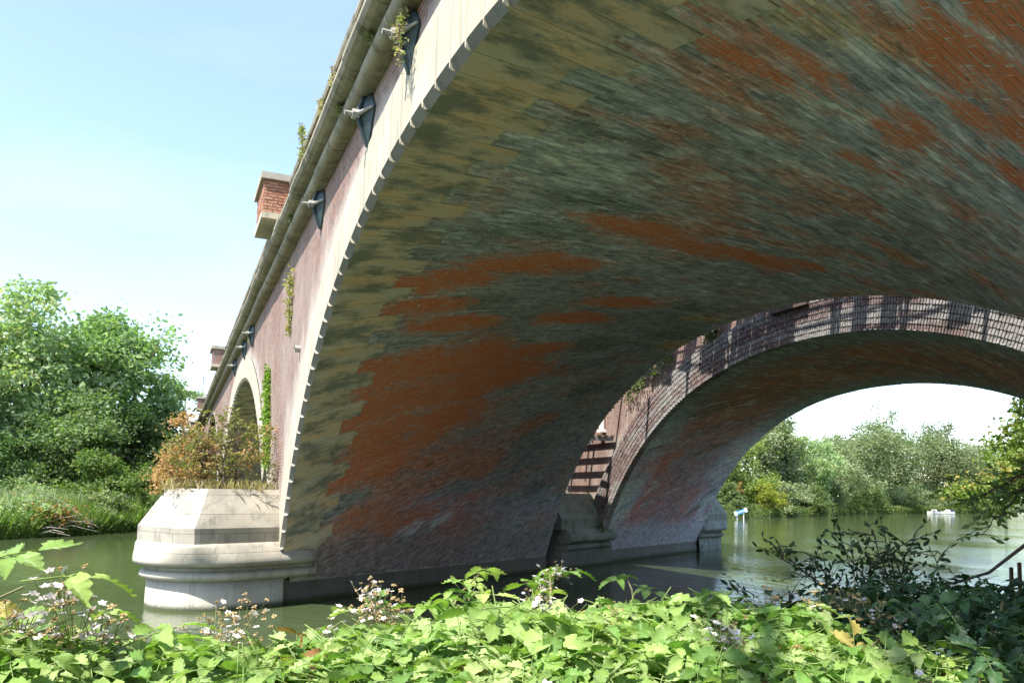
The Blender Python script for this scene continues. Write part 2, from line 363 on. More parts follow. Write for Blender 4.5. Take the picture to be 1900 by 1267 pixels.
def stain1(q, w, mortar=False):
    u = q * EU[0] + w * EU[1]; v = q * EV[0] + w * EV[1]
    n1 = fbm(u * .6, v * 1.3, 3); n2 = fbm(u * 2.0, v * 4.6, 11); n3 = fbm(u * 1.1, v * 2.4, 23); n4 = fbm(u * 3.6, v * 8, 31, 3)
    acc = {}
    for kd, bq, bw in BL:
        bu = bq * EU[0] + bw * EU[1]; bv = bq * EV[0] + bw * EV[1]
        near = bq < -2
        su, sv = (1.05, .36) if kd == 'R' else (.9, .40)
        if near: su, sv = su * .5, sv * .6
        if kd == 'R' and bq > 5: sv *= 2.1; su *= 1.3
        g = np.exp(-(((u - bu) / su) ** 2 + ((v - bv) / sv) ** 2))
        acc[kd] = np.maximum(acc.get(kd, 0), g)
    base = np.array((.155, .18, .165))[None] * (0.45 + .95 * n1[:, None])
    base = base * (1 - .45 * sstep(.5, .8, n2))[:, None] + np.array((.30, .33, .31))[None] * (.3 * sstep(.5, .8, n2))[:, None]
    def mixc(b, c, f): return b * (1 - f[:, None]) + np.array(c)[None] * f[:, None]
    thr = lambda g, lo, hi, nn: sstep(lo, hi, g + (nn - .5) * 1.0)
    base = mixc(base, PAL['B'], .75 * sstep(.52, .66, n3) * (q < -1.5) + .35 * sstep(.5, .66, n3) * (q >= -1.5))
    base = mixc(base, (.23, .11, .075), .8 * sstep(6.5, 9, q) * sstep(.35, .5, n1) * (1 - sstep(18, 21, w)))
    base = mixc(base, PAL['G'], .85 * thr(acc['G'], .3, .7, n1))
    base = mixc(base, PAL['O'], .85 * thr(acc['O'], .35, .7, n1))
    base = mixc(base, PAL['B'], .85 * thr(acc['B'], .35, .7, n3))
    red = np.clip(.10 + .95 * acc['R'] + .5 * (n3 - .5), 0, 1) ; red = np.where(q < -3.6, np.maximum(red, .30 + 1.0 * (n2 - .5) + .6 * (n3 - .5)), red); red = np.maximum(red, (.36 + .9 * (n1 - .5)) * sstep(6.5, 9, q) * (1 - sstep(10.8, 12, q)) * (1 - sstep(17, 20, w)))
    base = mixc(base, PAL['W'], .75 * thr(acc['W'], .62, .95, n4) + .0 * q)
    base = mixc(base, (.40, .45, .45), .4 * sstep(.55, .68, n4) * (q < 1.5))
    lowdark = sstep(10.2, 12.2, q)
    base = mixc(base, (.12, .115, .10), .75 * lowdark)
    base = mixc(base, (.17, .175, .21), .5 * np.exp(-((q - 10.2 - .03 * (w - 15)) / .35) ** 2) * sstep(13.5, 16, w))
    red = red * np.where(q < -2.8, np.where(q < -5.35, .92, .70), 1.0)
    base = np.clip(base * np.array((2.45, 2.2, 2.7)) * .95 + .06, 0, .74)
    if mortar:
        base = mixc(base, (.66, .64, .54), np.where(q < 1, .75, .65)); red = red * .35
    return base, red
def stain2(q, w, mortar=False):
    u = q * EU[0] + w * EU[1]; v = q * EV[0] + w * EV[1]
    n1 = fbm(u * .35, v * 1.3, 5); n2 = fbm(u * 1.4, v * 6, 13); n3 = fbm(u * .5, v * 1.6, 29); n4 = fbm(u * 2.6, v * 9, 37, 3)
    D = D_of(q, w)
    def mixc(b, c, f): return b * (1 - f[:, None]) + np.array(c)[None] * f[:, None]
    base = np.array((.17, .09, .06))[None] * (.6 + .8 * n1[:, None])
    base = mixc(base, (.34, .17, .08), .6 * sstep(.5, .62, n1) * np.exp(-((D - 19.5) / 2.2) ** 2))
    edge = np.maximum(np.exp(-((D - 15.9) / 1.5) ** 2), np.exp(-((D - 24.9) / 1.8) ** 2))
    base = mixc(base, (.13, .17, .155), np.clip(edge * 1.2 * (.6 + .6 * n3), 0, .92))
    low = sstep(4.5, 7.5, q)
    base = mixc(base, (.34, .42, .48), low * np.clip(.25 + .95 * edge, 0, .9) * sstep(.3, .55, n3 + .1))
    base = mixc(base, (.36, .12, .075), .8 * low * np.exp(-((D - 18.0 - .12 * (9 - q)) / .45) ** 2) * sstep(.35, .5, n3))
    base = mixc(base, (.24, .12, .11), .6 * low * sstep(.5, .6, n1))
    base = mixc(base, (.42, .46, .47), .6 * sstep(.62, .74, n4))
    base = mixc(base, (.25, .27, .27), .9 * sstep(10.9, 11.7, q))
    base = np.clip(base * np.array((2.3, 2.1, 2.45)) * .9 + .05, 0, .7)
    if mortar: base = mixc(base, (.55, .55, .50), np.full(len(base), .5))
    red = np.clip(.08 + .7 * (n3 - .5) + .25 * (1 - np.clip(edge, 0, 1)) * (1 - sstep(10.8, 11.8, q)), 0, 1)
    if mortar: red = red * .4
    return base, red

def voussoir_len(i): return 1.02 if i % 2 else 1.45
def face_coords(q, w, D0):
    """length from the face along the courses, and face arc position"""
    L = (w - w_at(q, D0)) / EU[1]
    for _ in range(4):
        qf = q - EU[0] * L; L = (w - w_at(qf, D0)) / EU[1] * .8 + L * .2
    return L, q - EU[0] * L

def brick_field(D0, D1, qlo, qhi, quoin, stain, dlo=None):
    pu, pv = .235, .078
    qs = np.array([qlo, qlo, qhi, qhi]); ws = np.concatenate([[w_at(qlo, D0), w_at(qlo, D1)], [w_at(qhi, D0), w_at(qhi, D1)]])
    us = qs * EU[0] + ws * EU[1]; vv = qs * EV[0] + ws * EV[1]
    j = np.arange(math.floor(vv.min() / pv) - 2, math.ceil(vv.max() / pv) + 2); i = np.arange(math.floor(us.min() / pu) - 2, math.ceil(us.max() / pu) + 2)
    I, J = np.meshgrid(i, j); u = (I + .5 * (J % 2)) * pu; v = J * pv
    u = u.ravel() + rng.normal(0, .006, u.size); v = v.ravel() + rng.normal(0, .0015, v.size)
    q = u * EU[0] + v * EV[0]; w = u * EU[1] + v * EV[1]
    ok = (q > qlo) & (q < qhi); q, w, u, v = q[ok], w[ok], u[ok], v[ok]
    D = D_of(q, w); ok = (D > D0 + .02) & (D < D1 - .03)
    if quoin:
        L, qf = face_coords(q, w, D0); s = np.interp(qf, _qa, _s); k = np.clip(np.floor((s + SF) / VS), 0, NV - 1).astype(int)
        ok &= L > np.where(k % 2, 1.02, 1.45) + .0
    q, w, u, v = q[ok], w[ok], u[ok], v[ok]; return q, w, u, v
def brick_geo(q, w, u, v, x0=0.0, base=-.012):
    N = len(q); hu, hv = .1115, .0325
    hgt = rng.normal(.0018, .0007, N) + (.003 + rng.normal(0, .0012, N)) * sstep(.5, 4, q) + .003 * (vnoise(u * 1.7, v * 5, 77) - .5)
    V = np.zeros((N, 8, 3)); T = np.zeros((N, 8, 3))
    for a, (du, dv) in enumerate(((-1, -1), (1, -1), (1, 1), (-1, 1))):
        ju = du * hu + rng.normal(0, .0016, N); jv = dv * hv + rng.normal(0, .0018, N)
        uu = u + ju; v2 = v + jv; qq = uu * EU[0] + v2 * EV[0]; ww = uu * EU[1] + v2 * EV[1]
        V[:, a] = vault(qq, ww, base, x0); V[:, 4 + a] = vault(qq, ww, hgt + rng.normal(0, .0006, N), x0)
        T[:, a, 0] = T[:, 4 + a, 0] = uu; T[:, a, 1] = T[:, 4 + a, 1] = v2
    return V, T
BF = [(4, 5, 6, 7), (0, 1, 5, 4), (1, 2, 6, 5), (2, 3, 7, 6), (3, 0, 4, 7)]

# ------------------------------------------------------------------ water, ground
mb = MB(); mb.add([(-900, -1500, 0), (1500, -1500, 0), (1500, 900, 0), (-900, 900, 0)], [(0, 1, 2, 3)])
mb.build('river', M['water'], kind='structure')
def strip_ground(name, edge, inward, prof, mat, seed):
    """bank: edge polyline, unit vector away from the water, profile [(distance, height)]"""
    mb = MB(); n = len(edge); V = []; F = []
    for i, (x, y) in enumerate(edge):
        for j, (d, z) in enumerate(prof):
            zz = z + (float(vnoise(i * .9, j * 1.3, seed)) - .5) * min(.5, .12 * d + .05)
            V.append((x + inward[0] * d, y + inward[1] * d, zz))
    m_ = len(prof)
    for i in range(n - 1):
        for j in range(m_ - 1): F.append((i * m_ + j, i * m_ + j + 1, (i + 1) * m_ + j + 1, (i + 1) * m_ + j))
    mb.add(V, F); return mb.build(name, mat, kind='structure', smooth=True)
AX = np.array((CS, -SN)); NX = np.array((SN, CS))           # along the piers / across them (towards the far pier)
def pn(n_, a_): return (NX[0] * n_ + AX[0] * a_, NX[1] * n_ + AX[1] * a_)
near_edge = [pn(float(np.interp(a, [5, 8, 30, 60], [3.1, .6, .2, 1.0])), a) for a in np.concatenate([np.arange(-40, 40, 1.0), np.linspace(40, 260, 50)])]
strip_ground('near_bank', near_edge, -NX, [(0, -.6), (.5, -.1), (1.0, .5), (1.6, 1.05), (2.2, 1.25), (4, 1.35), (7, 1.4), (14, 1.6), (60, 2.2), (400, 6)], M['ground'], 3)
left_edge = [(20, 40), (35, 20), (47.9, 7.9), (51.7, 4.6), (56, 1.6), (61, -3), (66, -10), (72, -20), (82, -45)]
strip_ground('left_bank', left_edge, (.80, .60), [(0, -.5), (.4, .25), (1.2, .8), (4, 1.1), (12, 1.3), (60, 1.8), (500, 8)], M['ground'], 5)
far_edge = [(82, -45), (80, -60), (83, -69), (88.6, -78.3), (98, -95.6), (108, -115), (117, -135), (124, -160), (134, -185), (140, -205), (150, -235), (150, -320), (100, -420)]
strip_ground('far_bank', far_edge, (.92, .38), [(0, -.5), (.5, .3), (3, .8), (20, 1.4), (100, 3), (900, 12)], M['ground'], 6)

# ------------------------------------------------------------------ BRIDGE 1
b1 = empty('railway_bridge', (XC, -7.5, 0), 'nearest brick railway bridge with pale stone arch rings and stone quoins', 'bridge')
def mortar_bed(D0, D1, qlo, qhi, stain, parent, name='mortar_bed', x0=0.0, off=-.001, nq=220, nd=90, inset=0.0):
    Q, DD = np.meshgrid(np.linspace(qlo, qhi, nq), np.linspace(D0, D1, nd), indexing='ij')
    W = w_at(Q, DD); P = vault(Q, W, off, x0).reshape(-1, 3); q, w = Q.ravel(), W.ravel()
    cc, red = stain(q, w, True); T = np.stack([q * EU[0] + w * EU[1], q * EV[0] + w * EV[1], red], -1)
    F = [(i * nd + j, i * nd + j + 1, (i + 1) * nd + j + 1, (i + 1) * nd + j) for i in range(nq - 1) for j in range(nd - 1)]
    mb = MB(); mb.add(P, F, cc, T); return mb.build(name, M['brick_attr'], parent, smooth=True)
mortar_bed(FD1 + .3, RD1 - .02, -Q0, Q0, stain1, b1)
q, w, u, v = brick_field(FD1, RD1, -9.5, Q0 - .03, True, stain1)
def vcol(T, stain, sd):
    uu, v2 = T[..., 0].ravel(), T[..., 1].ravel(); c, red = stain(uu * EU[0] + v2 * EV[0], uu * EU[1] + v2 * EV[1])
    T[..., 2] = red.reshape(T.shape[:-1]) + rng.normal(0, .06, (len(T), 1))
    return np.clip(c.reshape(T.shape) * rng.normal(1, sd, (len(T), 1, 1)), .01, .9)
# the nearest 300 that show largest: single bricks
PP = vault(q, w); cv = PP - np.array((0, 0, EYE)); dist = np.linalg.norm(cv, axis=1)
f_ = cv @ np.array(fwd); px = 950 + 1449 * (cv @ np.array(r2)) / f_; py = 796 - 1449 * (cv @ np.array(u2)) / f_
inv = (px > -20) & (px < 1920) & (py > -20) & (py < 1290) & (f_ > 0)
sel = np.where(inv)[0][np.argsort(dist[inv])[:300]]
keep = np.ones(len(q), bool); keep[sel] = False
V, T = brick_geo(q, w, u, v); C = vcol(T, stain1, .15)
fast_mesh('soffit_brickwork', V[keep], 8, BF, C[keep], T[keep], M['brick_attr'], b1, kind='stuff')
for i in sel:
    mb = MB(); mb.add(V[i], BF, C[i], T[i]); mb.build('brick', M['brick_attr'], b1)

# voussoirs: front arch ring and the quoin stones of the soffit, one mesh each
def voussoir(i, x0, parent, D0=FD1, deep=.93, nq=3):
    s0, s1 = -SF + i * VS + .004, -SF + (i + 1) * VS - .004
    Ln = voussoir_len(i); mb = MB()
    tooth = .030 * R(.7, 1.4)
    st = [s0, s0 + tooth * .7, s0 + tooth * 1.3, (s0 + s1) / 2, s1 - .012, s1]
    cq = .088 * R(.85, 1.15); ch = [.008, .008, cq, cq, cq, cq * .8]
    sec = []
    for s_, c_ in zip(st, ch):
        qf = float(q_of_s(s_)); wf = float(w_at(qf, D0))
        xr, z = curve(qf); xa, za = curve(qf - .02); xb, zb = curve(qf + .02)
        tx, tz = xb - xa, zb - za; L = math.hypot(tx, tz); nx_, nz_ = -tz / L, tx / L          # outwards in the face plane
        def fp(r, yo): return (XC + xr + nx_ * r + x0, -D0 + yo, z + nz_ * r)
        p = [fp(deep, .025), fp(c_, .025)]
        t = [(s_, deep, 0), (s_, c_, 0)]
        for l_ in (c_ * .75, Ln * .5, Ln):
            P = vault(qf + EU[0] * l_, wf + EU[1] * l_, .013, x0); p.append(tuple(P)); qq, ww = qf + EU[0] * l_, wf + EU[1] * l_
            t.append((qq * EU[0] + ww * EU[1], qq * EV[0] + ww * EV[1], 0))
        P = vault(qf + EU[0] * Ln, wf + EU[1] * Ln, -.3, x0); p.append(tuple(P)); t.append(t[-1])
        p.append(fp(deep, -.3)); t.append(t[-1])
        sec.append((p, t))
    k = len(sec[0][0]); V = [x for p, t in sec for x in p]; T_ = [x for p, t in sec for x in t]
    F = [(a * k + b, a * k + b + 1, (a + 1) * k + b + 1, (a + 1) * k + b) for a in range(len(sec) - 1) for b in range(k - 1)]
    F += [tuple(range(k)), tuple((len(sec) - 1) * k + b for b in range(k))[::-1]]
    mb.add(V, F, (1, 1, 1), T_); o = mb.build('voussoir', M['bath_stone'], parent)
    me = o.data; me.materials.append(M['quoin']); me.materials.append(M['chamfer_shade'])
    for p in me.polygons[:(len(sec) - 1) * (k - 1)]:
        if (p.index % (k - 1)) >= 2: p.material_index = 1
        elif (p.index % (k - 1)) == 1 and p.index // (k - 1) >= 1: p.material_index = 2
    return o
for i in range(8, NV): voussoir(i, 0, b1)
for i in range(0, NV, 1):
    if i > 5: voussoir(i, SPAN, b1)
# soffits and rear of the further spans
for kspan in (1, 2, 3):
    mortar_bed(FD1 + .2, RD1 - .02, -Q0, Q0, stain2, b1, 'arch_soffit', SPAN * kspan, off=-.01, nq=80, nd=24)

# spandrel wall of the front face, with openings
def spandrel(Yw, parent, mat, ztop, x_from, x_to, deep, name, flip=False, arches=(0, 1, 2, 3), zmin=-1.0, skew=0.0):
    xs = set(np.arange(x_from, x_to, .35).tolist() + [x_to]); A = []
    qs = np.linspace(-Q0, Q0, 161); xr, z = curve(qs); xa, za = curve(qs - .02); xb, zb = curve(qs + .02)
    tx, tz = xb - xa, zb - za; L = np.hypot(tx, tz); ex, ez = xr - tz / L * deep, z + tx / L * deep
    for k in arches:
        X0 = XC + k * SPAN + skew; xs |= set((X0 + ex).tolist())
    xs = np.array(sorted(x for x in xs if x_from <= x <= x_to)); low = np.full(len(xs), zmin)
    for k in arches:
        X0 = XC + k * SPAN + skew; ins = (xs > X0 + ex.min() + 1e-4) & (xs < X0 + ex.max() - 1e-4)
        low = np.where(ins, np.interp(xs, X0 + ex, ez), low)
    nz_ = 10; V = []; T_ = []
    for x, l in zip(xs, low):
        for j in range(nz_ + 1):
            z = l + (ztop - l) * j / nz_; V.append((x, Yw, z)); T_.append((x, z, j / nz_ + .001))
    F = []
    for i in range(len(xs) - 1):
        if abs(low[i] - low[i + 1]) > 1.3: 
            pass
        for j in range(nz_):
            a = i * (nz_ + 1) + j; F.append((a, a + nz_ + 1, a + nz_ + 2, a + 1))
    mb = MB(); mb.add(V, F, (1, 1, 1), T_); return mb.build(name, mat, parent)
X0B, X1B = -16, 118
spandrel(-FD1, b1, M['wall_brick'], 8.9, X0B, X1B, .915, 'spandrel_wall')
spandrel(-RD1, b1, M['wall_brick'], 8.6, X0B, X1B, .0, 'rear_spandrel_wall', skew=Kx * (RD1 - FD1))
# deck slab and parapets
mb = MB(); mb.box((X0B, -RD1 - .0, 8.45), (X1B, -FD1 - .06, 8.6)); mb.box((X0B, -RD1 + .5, 8.6), (X1B, -FD1 - .06, 9.1)); mb.build('deck', M['plinth_stone'], b1)
def extrude_profile(prof, xa, xb, n_seg=1, c=(1, 1, 1), jit=0):
    mb = MB(); k = len(prof); V = []
    for x in (xa, xb):
        for (y, z) in prof: V.append((x, -FD1 + y, z))
    F = [(j, (j + 1) % k, k + (j + 1) % k, k + j) for j in range(k)] + [tuple(range(k))[::-1], tuple(range(k, 2 * k))]
    mb.add(V, F, c); return mb
roll = [(.15 + .125 * math.cos(a), 8.60 + .125 * math.sin(a)) for a in np.linspace(-math.pi * .62, math.pi * .5, 11)] + [(-.1, 8.72), (-.1, 8.49)]
corn = [(-.1, 8.735), (.24, 8.735), (.35, 8.745), (.43, 8.78), (.47, 8.85), (.465, 8.93), (.42, 8.99), (.20, 9.02), (-.1, 9.05)]
def course(prof, name, step, xs, xe, dy=.012):
    x = xs
    while x < xe:
        l = step * R(.85, 1.15); o_ = R(-dy, dy); oz = R(-dy, dy)
        pr = [(y + (o_ if y > -.05 else 0), z + oz) for y, z in prof]
        extrude_profile(pr, x + .005, min(x + l, xe) - .005).build(name, M['cornice_stone'], b1, smooth=False); x += l
course(roll, 'string_course', 1.25, 5.0, 42); course(corn, 'cornice_stone', .9, 5.0, 42)
for a_, b_ in ((X0B, 5.0), (42, X1B)):
    extrude_profile(roll, a_, b_).build('string_course', M['cornice_stone'], b1); extrude_profile(corn, a_, b_).build('cornice_stone', M['cornice_stone'], b1)
mb = MB()
xs = np.linspace(X0B, X1B, 300); V = []; T_ = []
for x in xs:
    for y, z in ((-FD1 - .02, 9.0), (-FD1 - .02, 10.2), (-FD1 - .4, 10.2), (-FD1 - .4, 9.0)): V.append((x, y, z)); T_.append((x, z, 1))
F = [(i * 4 + j, i * 4 + j + 1, i * 4 + 5 + j, i * 4 + 4 + j) for i in range(len(xs) - 1) for j in range(3)]
mb.add(V, F, (1, 1, 1), T_); mb.build('parapet', M['wall_brick'], b1)
cop = [(.09, 10.2), (.11, 10.26), (.11, 10.33), (.07, 10.40), (-.1, 10.45), (-.3, 10.42), (-.45, 10.35), (-.48, 10.2)]
x = 4.0
while x < 46:
    if not any(abs(x + .5 - (20.3 + SPAN * k)) < .7 for k in range(3)):
        extrude_profile([(y + R(-.008, .008), z) for y, z in cop], x, x + .99).build('coping', M['cornice_stone'], b1)
    x += 1.0
for a_, b_ in ((X0B, 4.0), (46, X1B)): extrude_profile(cop, a_, b_).build('coping', M['cornice_stone'], b1)
mb = MB(); mb.box((X0B, -RD1 + .95, 9.1), (X1B, -RD1 + 1.2, 9.9)); mb.build('rear_parapet', M['wall_brick'], b1)

# refuges on the parapet
me_r = bpy.data.meshes.new('refuge_brick')
rb = [(-.5, -.5, 0), (.5, -.5, 0), (.5, .5, 0), (-.5, .5, 0), (-.49, -.47, 1), (.49, -.47, 1), (.49, .47, 1), (-.49, .47, 1)]
me_r.from_pydata([(x * .215, y * .066, z * .014) for x, y, z in rb], [], BF)
def mat_refuge():
    n = NT('refuge_brick'); oi = n.node("ShaderNodeObjectInfo"); a = n.noise(n.pos(), 12, 6, .7)
    c = n.mix(oi.outputs['Random'], (.30, .12, .07), (.42, .22, .14)); c = n.mix(n.rng(a, .5, .75, 0, .7), c, (.45, .38, .30)); n.bump(a, .6, .01)
    return n.base(c)
me_r.materials.append(mat_refuge()); me_r['local'] = 1
for k in range(4):
    xa, xb = 19.5 + SPAN * k, 21.15 + SPAN * k; y0, y1 = -FD1, -1.77
    rf = empty('refuge', (0, 0, 0)); rf.parent = b1; rf.location = Vector((xa, -FD1, 9.4)) - Vector(b1.location)
    mb = MB()
    V = [(xa, y0 - .3, 9.48), (xa, y1, 9.48), (xb, y1, 9.48), (xb, y0 - .3, 9.48)]; V += [(a, b, 10.3) for a, b, c_ in V]
    T_ = [(p[0] + p[1], p[2], 1) for p in V]
    mb.add(V, [(0, 1, 5, 4), (1, 2, 6, 5), (2, 3, 7, 6), (4, 5, 6, 7), (0, 3, 2, 1)], (1, 1, 1), T_); mb.build('brick_core', M['wall_brick'], rf)
    for nm, a, b in (('corbel_slab', (xa - .04, y0 - .1, 9.33), (xb + .04, y1 + .05, 9.475)), ('coping_stone', (xa - .09, y0 - .35, 10.305), ((xa + xb) / 2 - .004, y1 + .09, 10.47)), ('coping_stone', ((xa + xb) / 2 + .004, y0 - .35, 10.305), (xb + .09, y1 + .09, 10.47))):
        mb = MB(); mb.box(a, b); mb.build(nm, M['bath_stone'] if nm == 'corbel_slab' else M['coping'], rf)
    if k == 0:
        for c_ in range(10):
            z = 9.52 + c_ * .0785
            for face in (0, 1):
                Lf = (y1 - y0) if face == 0 else (xb - xa); t = -.11 * (c_ % 2)
                while t < Lf - .05:
                    a, b = max(t, 0), min(t + .225, Lf)
                    if b - a > .06:
                        mid = (a + b) / 2; o = link(me_r, 'brick', rf)
                        if face == 0: loc = (xa, y0 + mid, z); rot = Matrix(((0, 0, -1), (1, 0, 0), (0, 1, 0)))
                        else: loc = (xa + mid, y1, z); rot = Matrix(((1, 0, 0), (0, 0, 1), (0, 1, 0)))
                        mm = rot.to_4x4() @ Matrix.Diagonal(((b - a - .01) / .215, 1, 1 + R(-.4, .5), 1)); mm.translation = Vector(loc) - world_loc(rf)
                        o.matrix_local = mm
                    t += .235
# tie plates
def tie_plate(X, z=8.2):
    e = empty('tie_plate', (0, 0, 0)); e.parent = b1; e.location = Vector((X, -FD1, z)) - Vector(b1.location)
    Y = -FD1; a, h_ = .36, .48
    mb = MB(); V = [(X - a, Y + .03, z), (X, Y + .03, z - h_), (X + a, Y + .03, z), (X, Y + .03, z + h_), (X, Y + .17, z), (X - a, Y - .02, z), (X, Y - .02, z - h_), (X + a, Y - .02, z), (X, Y - .02, z + h_)]
    mb.add(V, [(0, 1, 4), (1, 2, 4), (2, 3, 4), (3, 0, 4), (0, 5, 6, 1), (1, 6, 7, 2), (2, 7, 8, 3), (3, 8, 5, 0)]); mb.build('plate', M['iron'], e)
    for dx, dz in ((-a, 0), (a, 0), (0, -h_), (0, h_)):
        mb = MB(); mb.tube([(X + dx * .97, Y + .045, z + dz * .97), (X, Y + .20, z)], [.018, .04], 6); mb.build('rib', M['rib'] if dz == 0 else M['iron'], e)  # level ribs get the pale colour to show sunlight, upright ribs stay dark
    mb = MB(); mb.tube([(X, Y + .17, z), (X, Y + .27, z)], .075, 6); mb.build('nut', M['rib'], e)
    mb = MB(); mb.tube([(X, Y + .27, z), (X, Y + .38, z)], .035, 8); mb.build('bolt', M['rib'], e)
for X in (8.85, 11.05, 15.0, 28.6, 31.6, 36.5): tie_plate(X)
mb = MB(); mb.tube([(17.25, -FD1, 5.77), (17.25, -FD1 + .12, 5.77)], .075, 12, cap=False); mb.build('drain_pipe', M['rib'], b1)

# ------------------------------------------------------------------ PIERS (cutwaters)
def outline(half, kind, cx, length, n=24):
    """plan outline from one flank round the nose to the other; local x = across the pier, y = outwards"""
    P = [(-half, 0)]
    if kind == 'round':
        P += [(-half, length - half)] + [(-half * math.cos(a), length - half + half * math.sin(a)) for a in np.linspace(.12, math.pi - .12, n)] + [(half, length - half)]
    else:
        c = half * .55
        P += [(-half, length - c * 1.25), (-half + c, length - .05), (half - c, length - .05), (half, length - c * 1.25)]
        P = [P[0]] + P[1:]
    P += [(half, 0)]
    return P
def ring_mesh(levels, org, out_dir, mat, name, parent, smooth=False, smz=None):
    """loft through plan outlines with the same number of points: levels = [(outline, z)]"""
    ax = np.array(out_dir); acr = np.array((-ax[1], ax[0])); 
    V = []; T_ = []; k = len(levels[0][0])
    for P, z in levels:
        pr = np.array(P); dd = np.concatenate([[0], np.cumsum(np.linalg.norm(np.diff(pr, axis=0), axis=1))]); T_ += [(d_, z, 0) for d_ in dd]
        for (a, b) in P: V.append((org[0] + acr[0] * a + ax[0] * b, org[1] + acr[1] * a + ax[1] * b, z))
    F = [(i * k + j, i * k + j + 1, (i + 1) * k + j + 1, (i + 1) * k + j) for i in range(len(levels) - 1) for j in range(k - 1)]
    F.append(tuple((len(levels) - 1) * k + j for j in range(k))); F.append(tuple(range(k))[::-1])
    mb = MB(); mb.add(V, F, (1, 1, 1), T_); o = mb.build(name, mat, parent, smooth=smooth); return o
def poly_resample(P, n):
    P = np.array(P); d = np.concatenate([[0], np.cumsum(np.linalg.norm(np.diff(P, axis=0), axis=1))]); t = np.linspace(0, d[-1], n)
    return list(zip(np.interp(t, d, P[:, 0]), np.interp(t, d, P[:, 1])))
def nose(org, out, H, Ln, name, label, mats, group=None, cut=0.0):
    e = empty(name, (org[0], org[1], 0), label, 'pier', group)
    st0 = .62 if cut else .0
    def taper(P, dh):
        out_ = []
        for a, b in P:
            t = min(1, max(0, (b - st0) / .85)); t = math.sqrt(1 - (1 - t) ** 2); out_.append((math.copysign(max(0, abs(a) - max(0, dh) * (1 - t) - .10 * (1 - t)), a), b))
        return out_
    rnd = lambda dh, dl=None: taper(poly_resample(outline(H + dh, 'round', 0, Ln + (dh if dl is None else dl)), 90), dh)
    cl = lambda P, b0: [(a, max(b, b0)) for a, b in P]
    rn0 = rnd; rnd = lambda dh, dl=None: cl(rn0(dh, dl), st0)
    def blend(dh, t):   # from round to chamfered octagon
        a = np.array(rnd(dh)); hh = H + dh; ln = Ln + dh
        c = hh * .36
        b = np.array(poly_resample([(-hh, 0), (-hh, ln - c * .55), (-hh + c, ln - .02), (hh - c, ln - .02), (hh, ln - c * .55), (hh, 0)], 90)); b = np.array(cl(taper(b.tolist(), dh), st0))
        return [tuple(x) for x in a * (1 - t) + b * t]
    ring_mesh([(cl(rnd(0), cut), -1.2), (cl(rnd(0), cut), .02), (cl(rnd(-.02), cut), .66)], org, out, mats[0], 'base', e, True)
    L = [(rnd(.02), .655)] + [(rnd(.02 + .13 * math.sin(a)), .76 - .1 * math.cos(a)) for a in np.linspace(.3, math.pi - .3, 7)] + [(rnd(.02), .87)]
    ring_mesh(L, org, out, mats[0], 'lower_roll', e, True)
    ring_mesh([(rnd(.0), .86), (rnd(.0), .985)], org, out, mats[0], 'neck', e, True)
    L = [(rnd(.02), .98), (rnd(.22), .985), (rnd(.29), 1.03), (rnd(.30), 1.09), (blend(.26, .2), 1.18), (blend(.18, .45), 1.30), (blend(.08, .8), 1.42), (blend(.0, 1), 1.50)]
    ring_mesh(L, org, out, mats[1], 'moulding', e, True)
    ring_mesh([(blend(0, 1), 1.50), (blend(0, 1), 1.84)], org, out, mats[1], 'die', e)
    s = lambda P, f, g: [(a * f, b * g if True else b) for a, b in P]
    top = [(a * .68, b * .87) for a, b in blend(0, 1)]
    ring_mesh([(blend(0, 1), 1.84), ([(a * .85, b * .935) for a, b in blend(0, 1)], 2.28), (top, 2.72)], org, out, mats[1], 'sloping_cap', e)
    return e
XP = XC + SPAN / 2                     # pier centre line on the front face
def pier_pt(D, dx=0): return (XP + Kx * (D - C0) + dx, -D)
HP = 1.42
nose(pier_pt(FD1 + 1.0, -.10), (-CS * .78, SN * 1.05), HP + .05, 4.18, 'pier_cutwater', 'big pale stone cutwater in full sun with a bush on its top', (M['base_stone'], M['cap_stone']), 'rounded stone pier noses', cut=1.62)
# block between the two bridges: straight flanks, same mouldings
def flank_block(D0, D1, nm, label):
    e = empty(nm, (*pier_pt((D0 + D1) / 2), 0), label, 'pier', 'rounded stone pier noses')
    H = HP
    def prof_mesh(pr, name, mat, a=D0, b=D1):
        mb = MB(); V = []
        n = len(pr)
        for D in (a, b):
            cx, cy = pier_pt(D)
            for hh, z in pr: V.append((cx - NX[0] * hh, cy - NX[1] * hh, z))
            for hh, z in reversed(pr): V.append((cx + NX[0] * hh, cy + NX[1] * hh, z))
        k = 2 * n; F = [(j, (j + 1) % k, k + (j + 1) % k, k + j) for j in range(k)] + [tuple(range(k)), tuple(range(k, 2 * k))[::-1]]
        mb.add(V, F); return mb.build(name, mat, e)
    prof_mesh([(H, -1.2), (H, .66)], 'base', M['plinth_stone'])
    prof_mesh([(H, .655)] + [(H + .02 + .14 * math.sin(a), .78 - .12 * math.cos(a)) for a in np.linspace(.2, math.pi - .2, 7)] + [(H, .9)], 'lower_roll', M['dark_stone'], D0 + .25, D1 - .25)
    prof_mesh([(H, .90), (H + .24, .96), (H + .32, 1.04), (H + .32, 1.18), (H + .24, 1.30), (H + .1, 1.40), (H, 1.45)], 'moulding', M['dark_stone'], D0 + .2, D1 - .2)
    prof_mesh([(H, 1.44), (H, 1.84), (H - .3, 2.3), (H * .55, 2.78)], 'sloping_cap', M['dark_stone'])
    return e
flank_block(RD1 - .05, FD2 + .05, 'pier_cutwater', 'mossy shaded stone pier block in the gap between the two bridges')
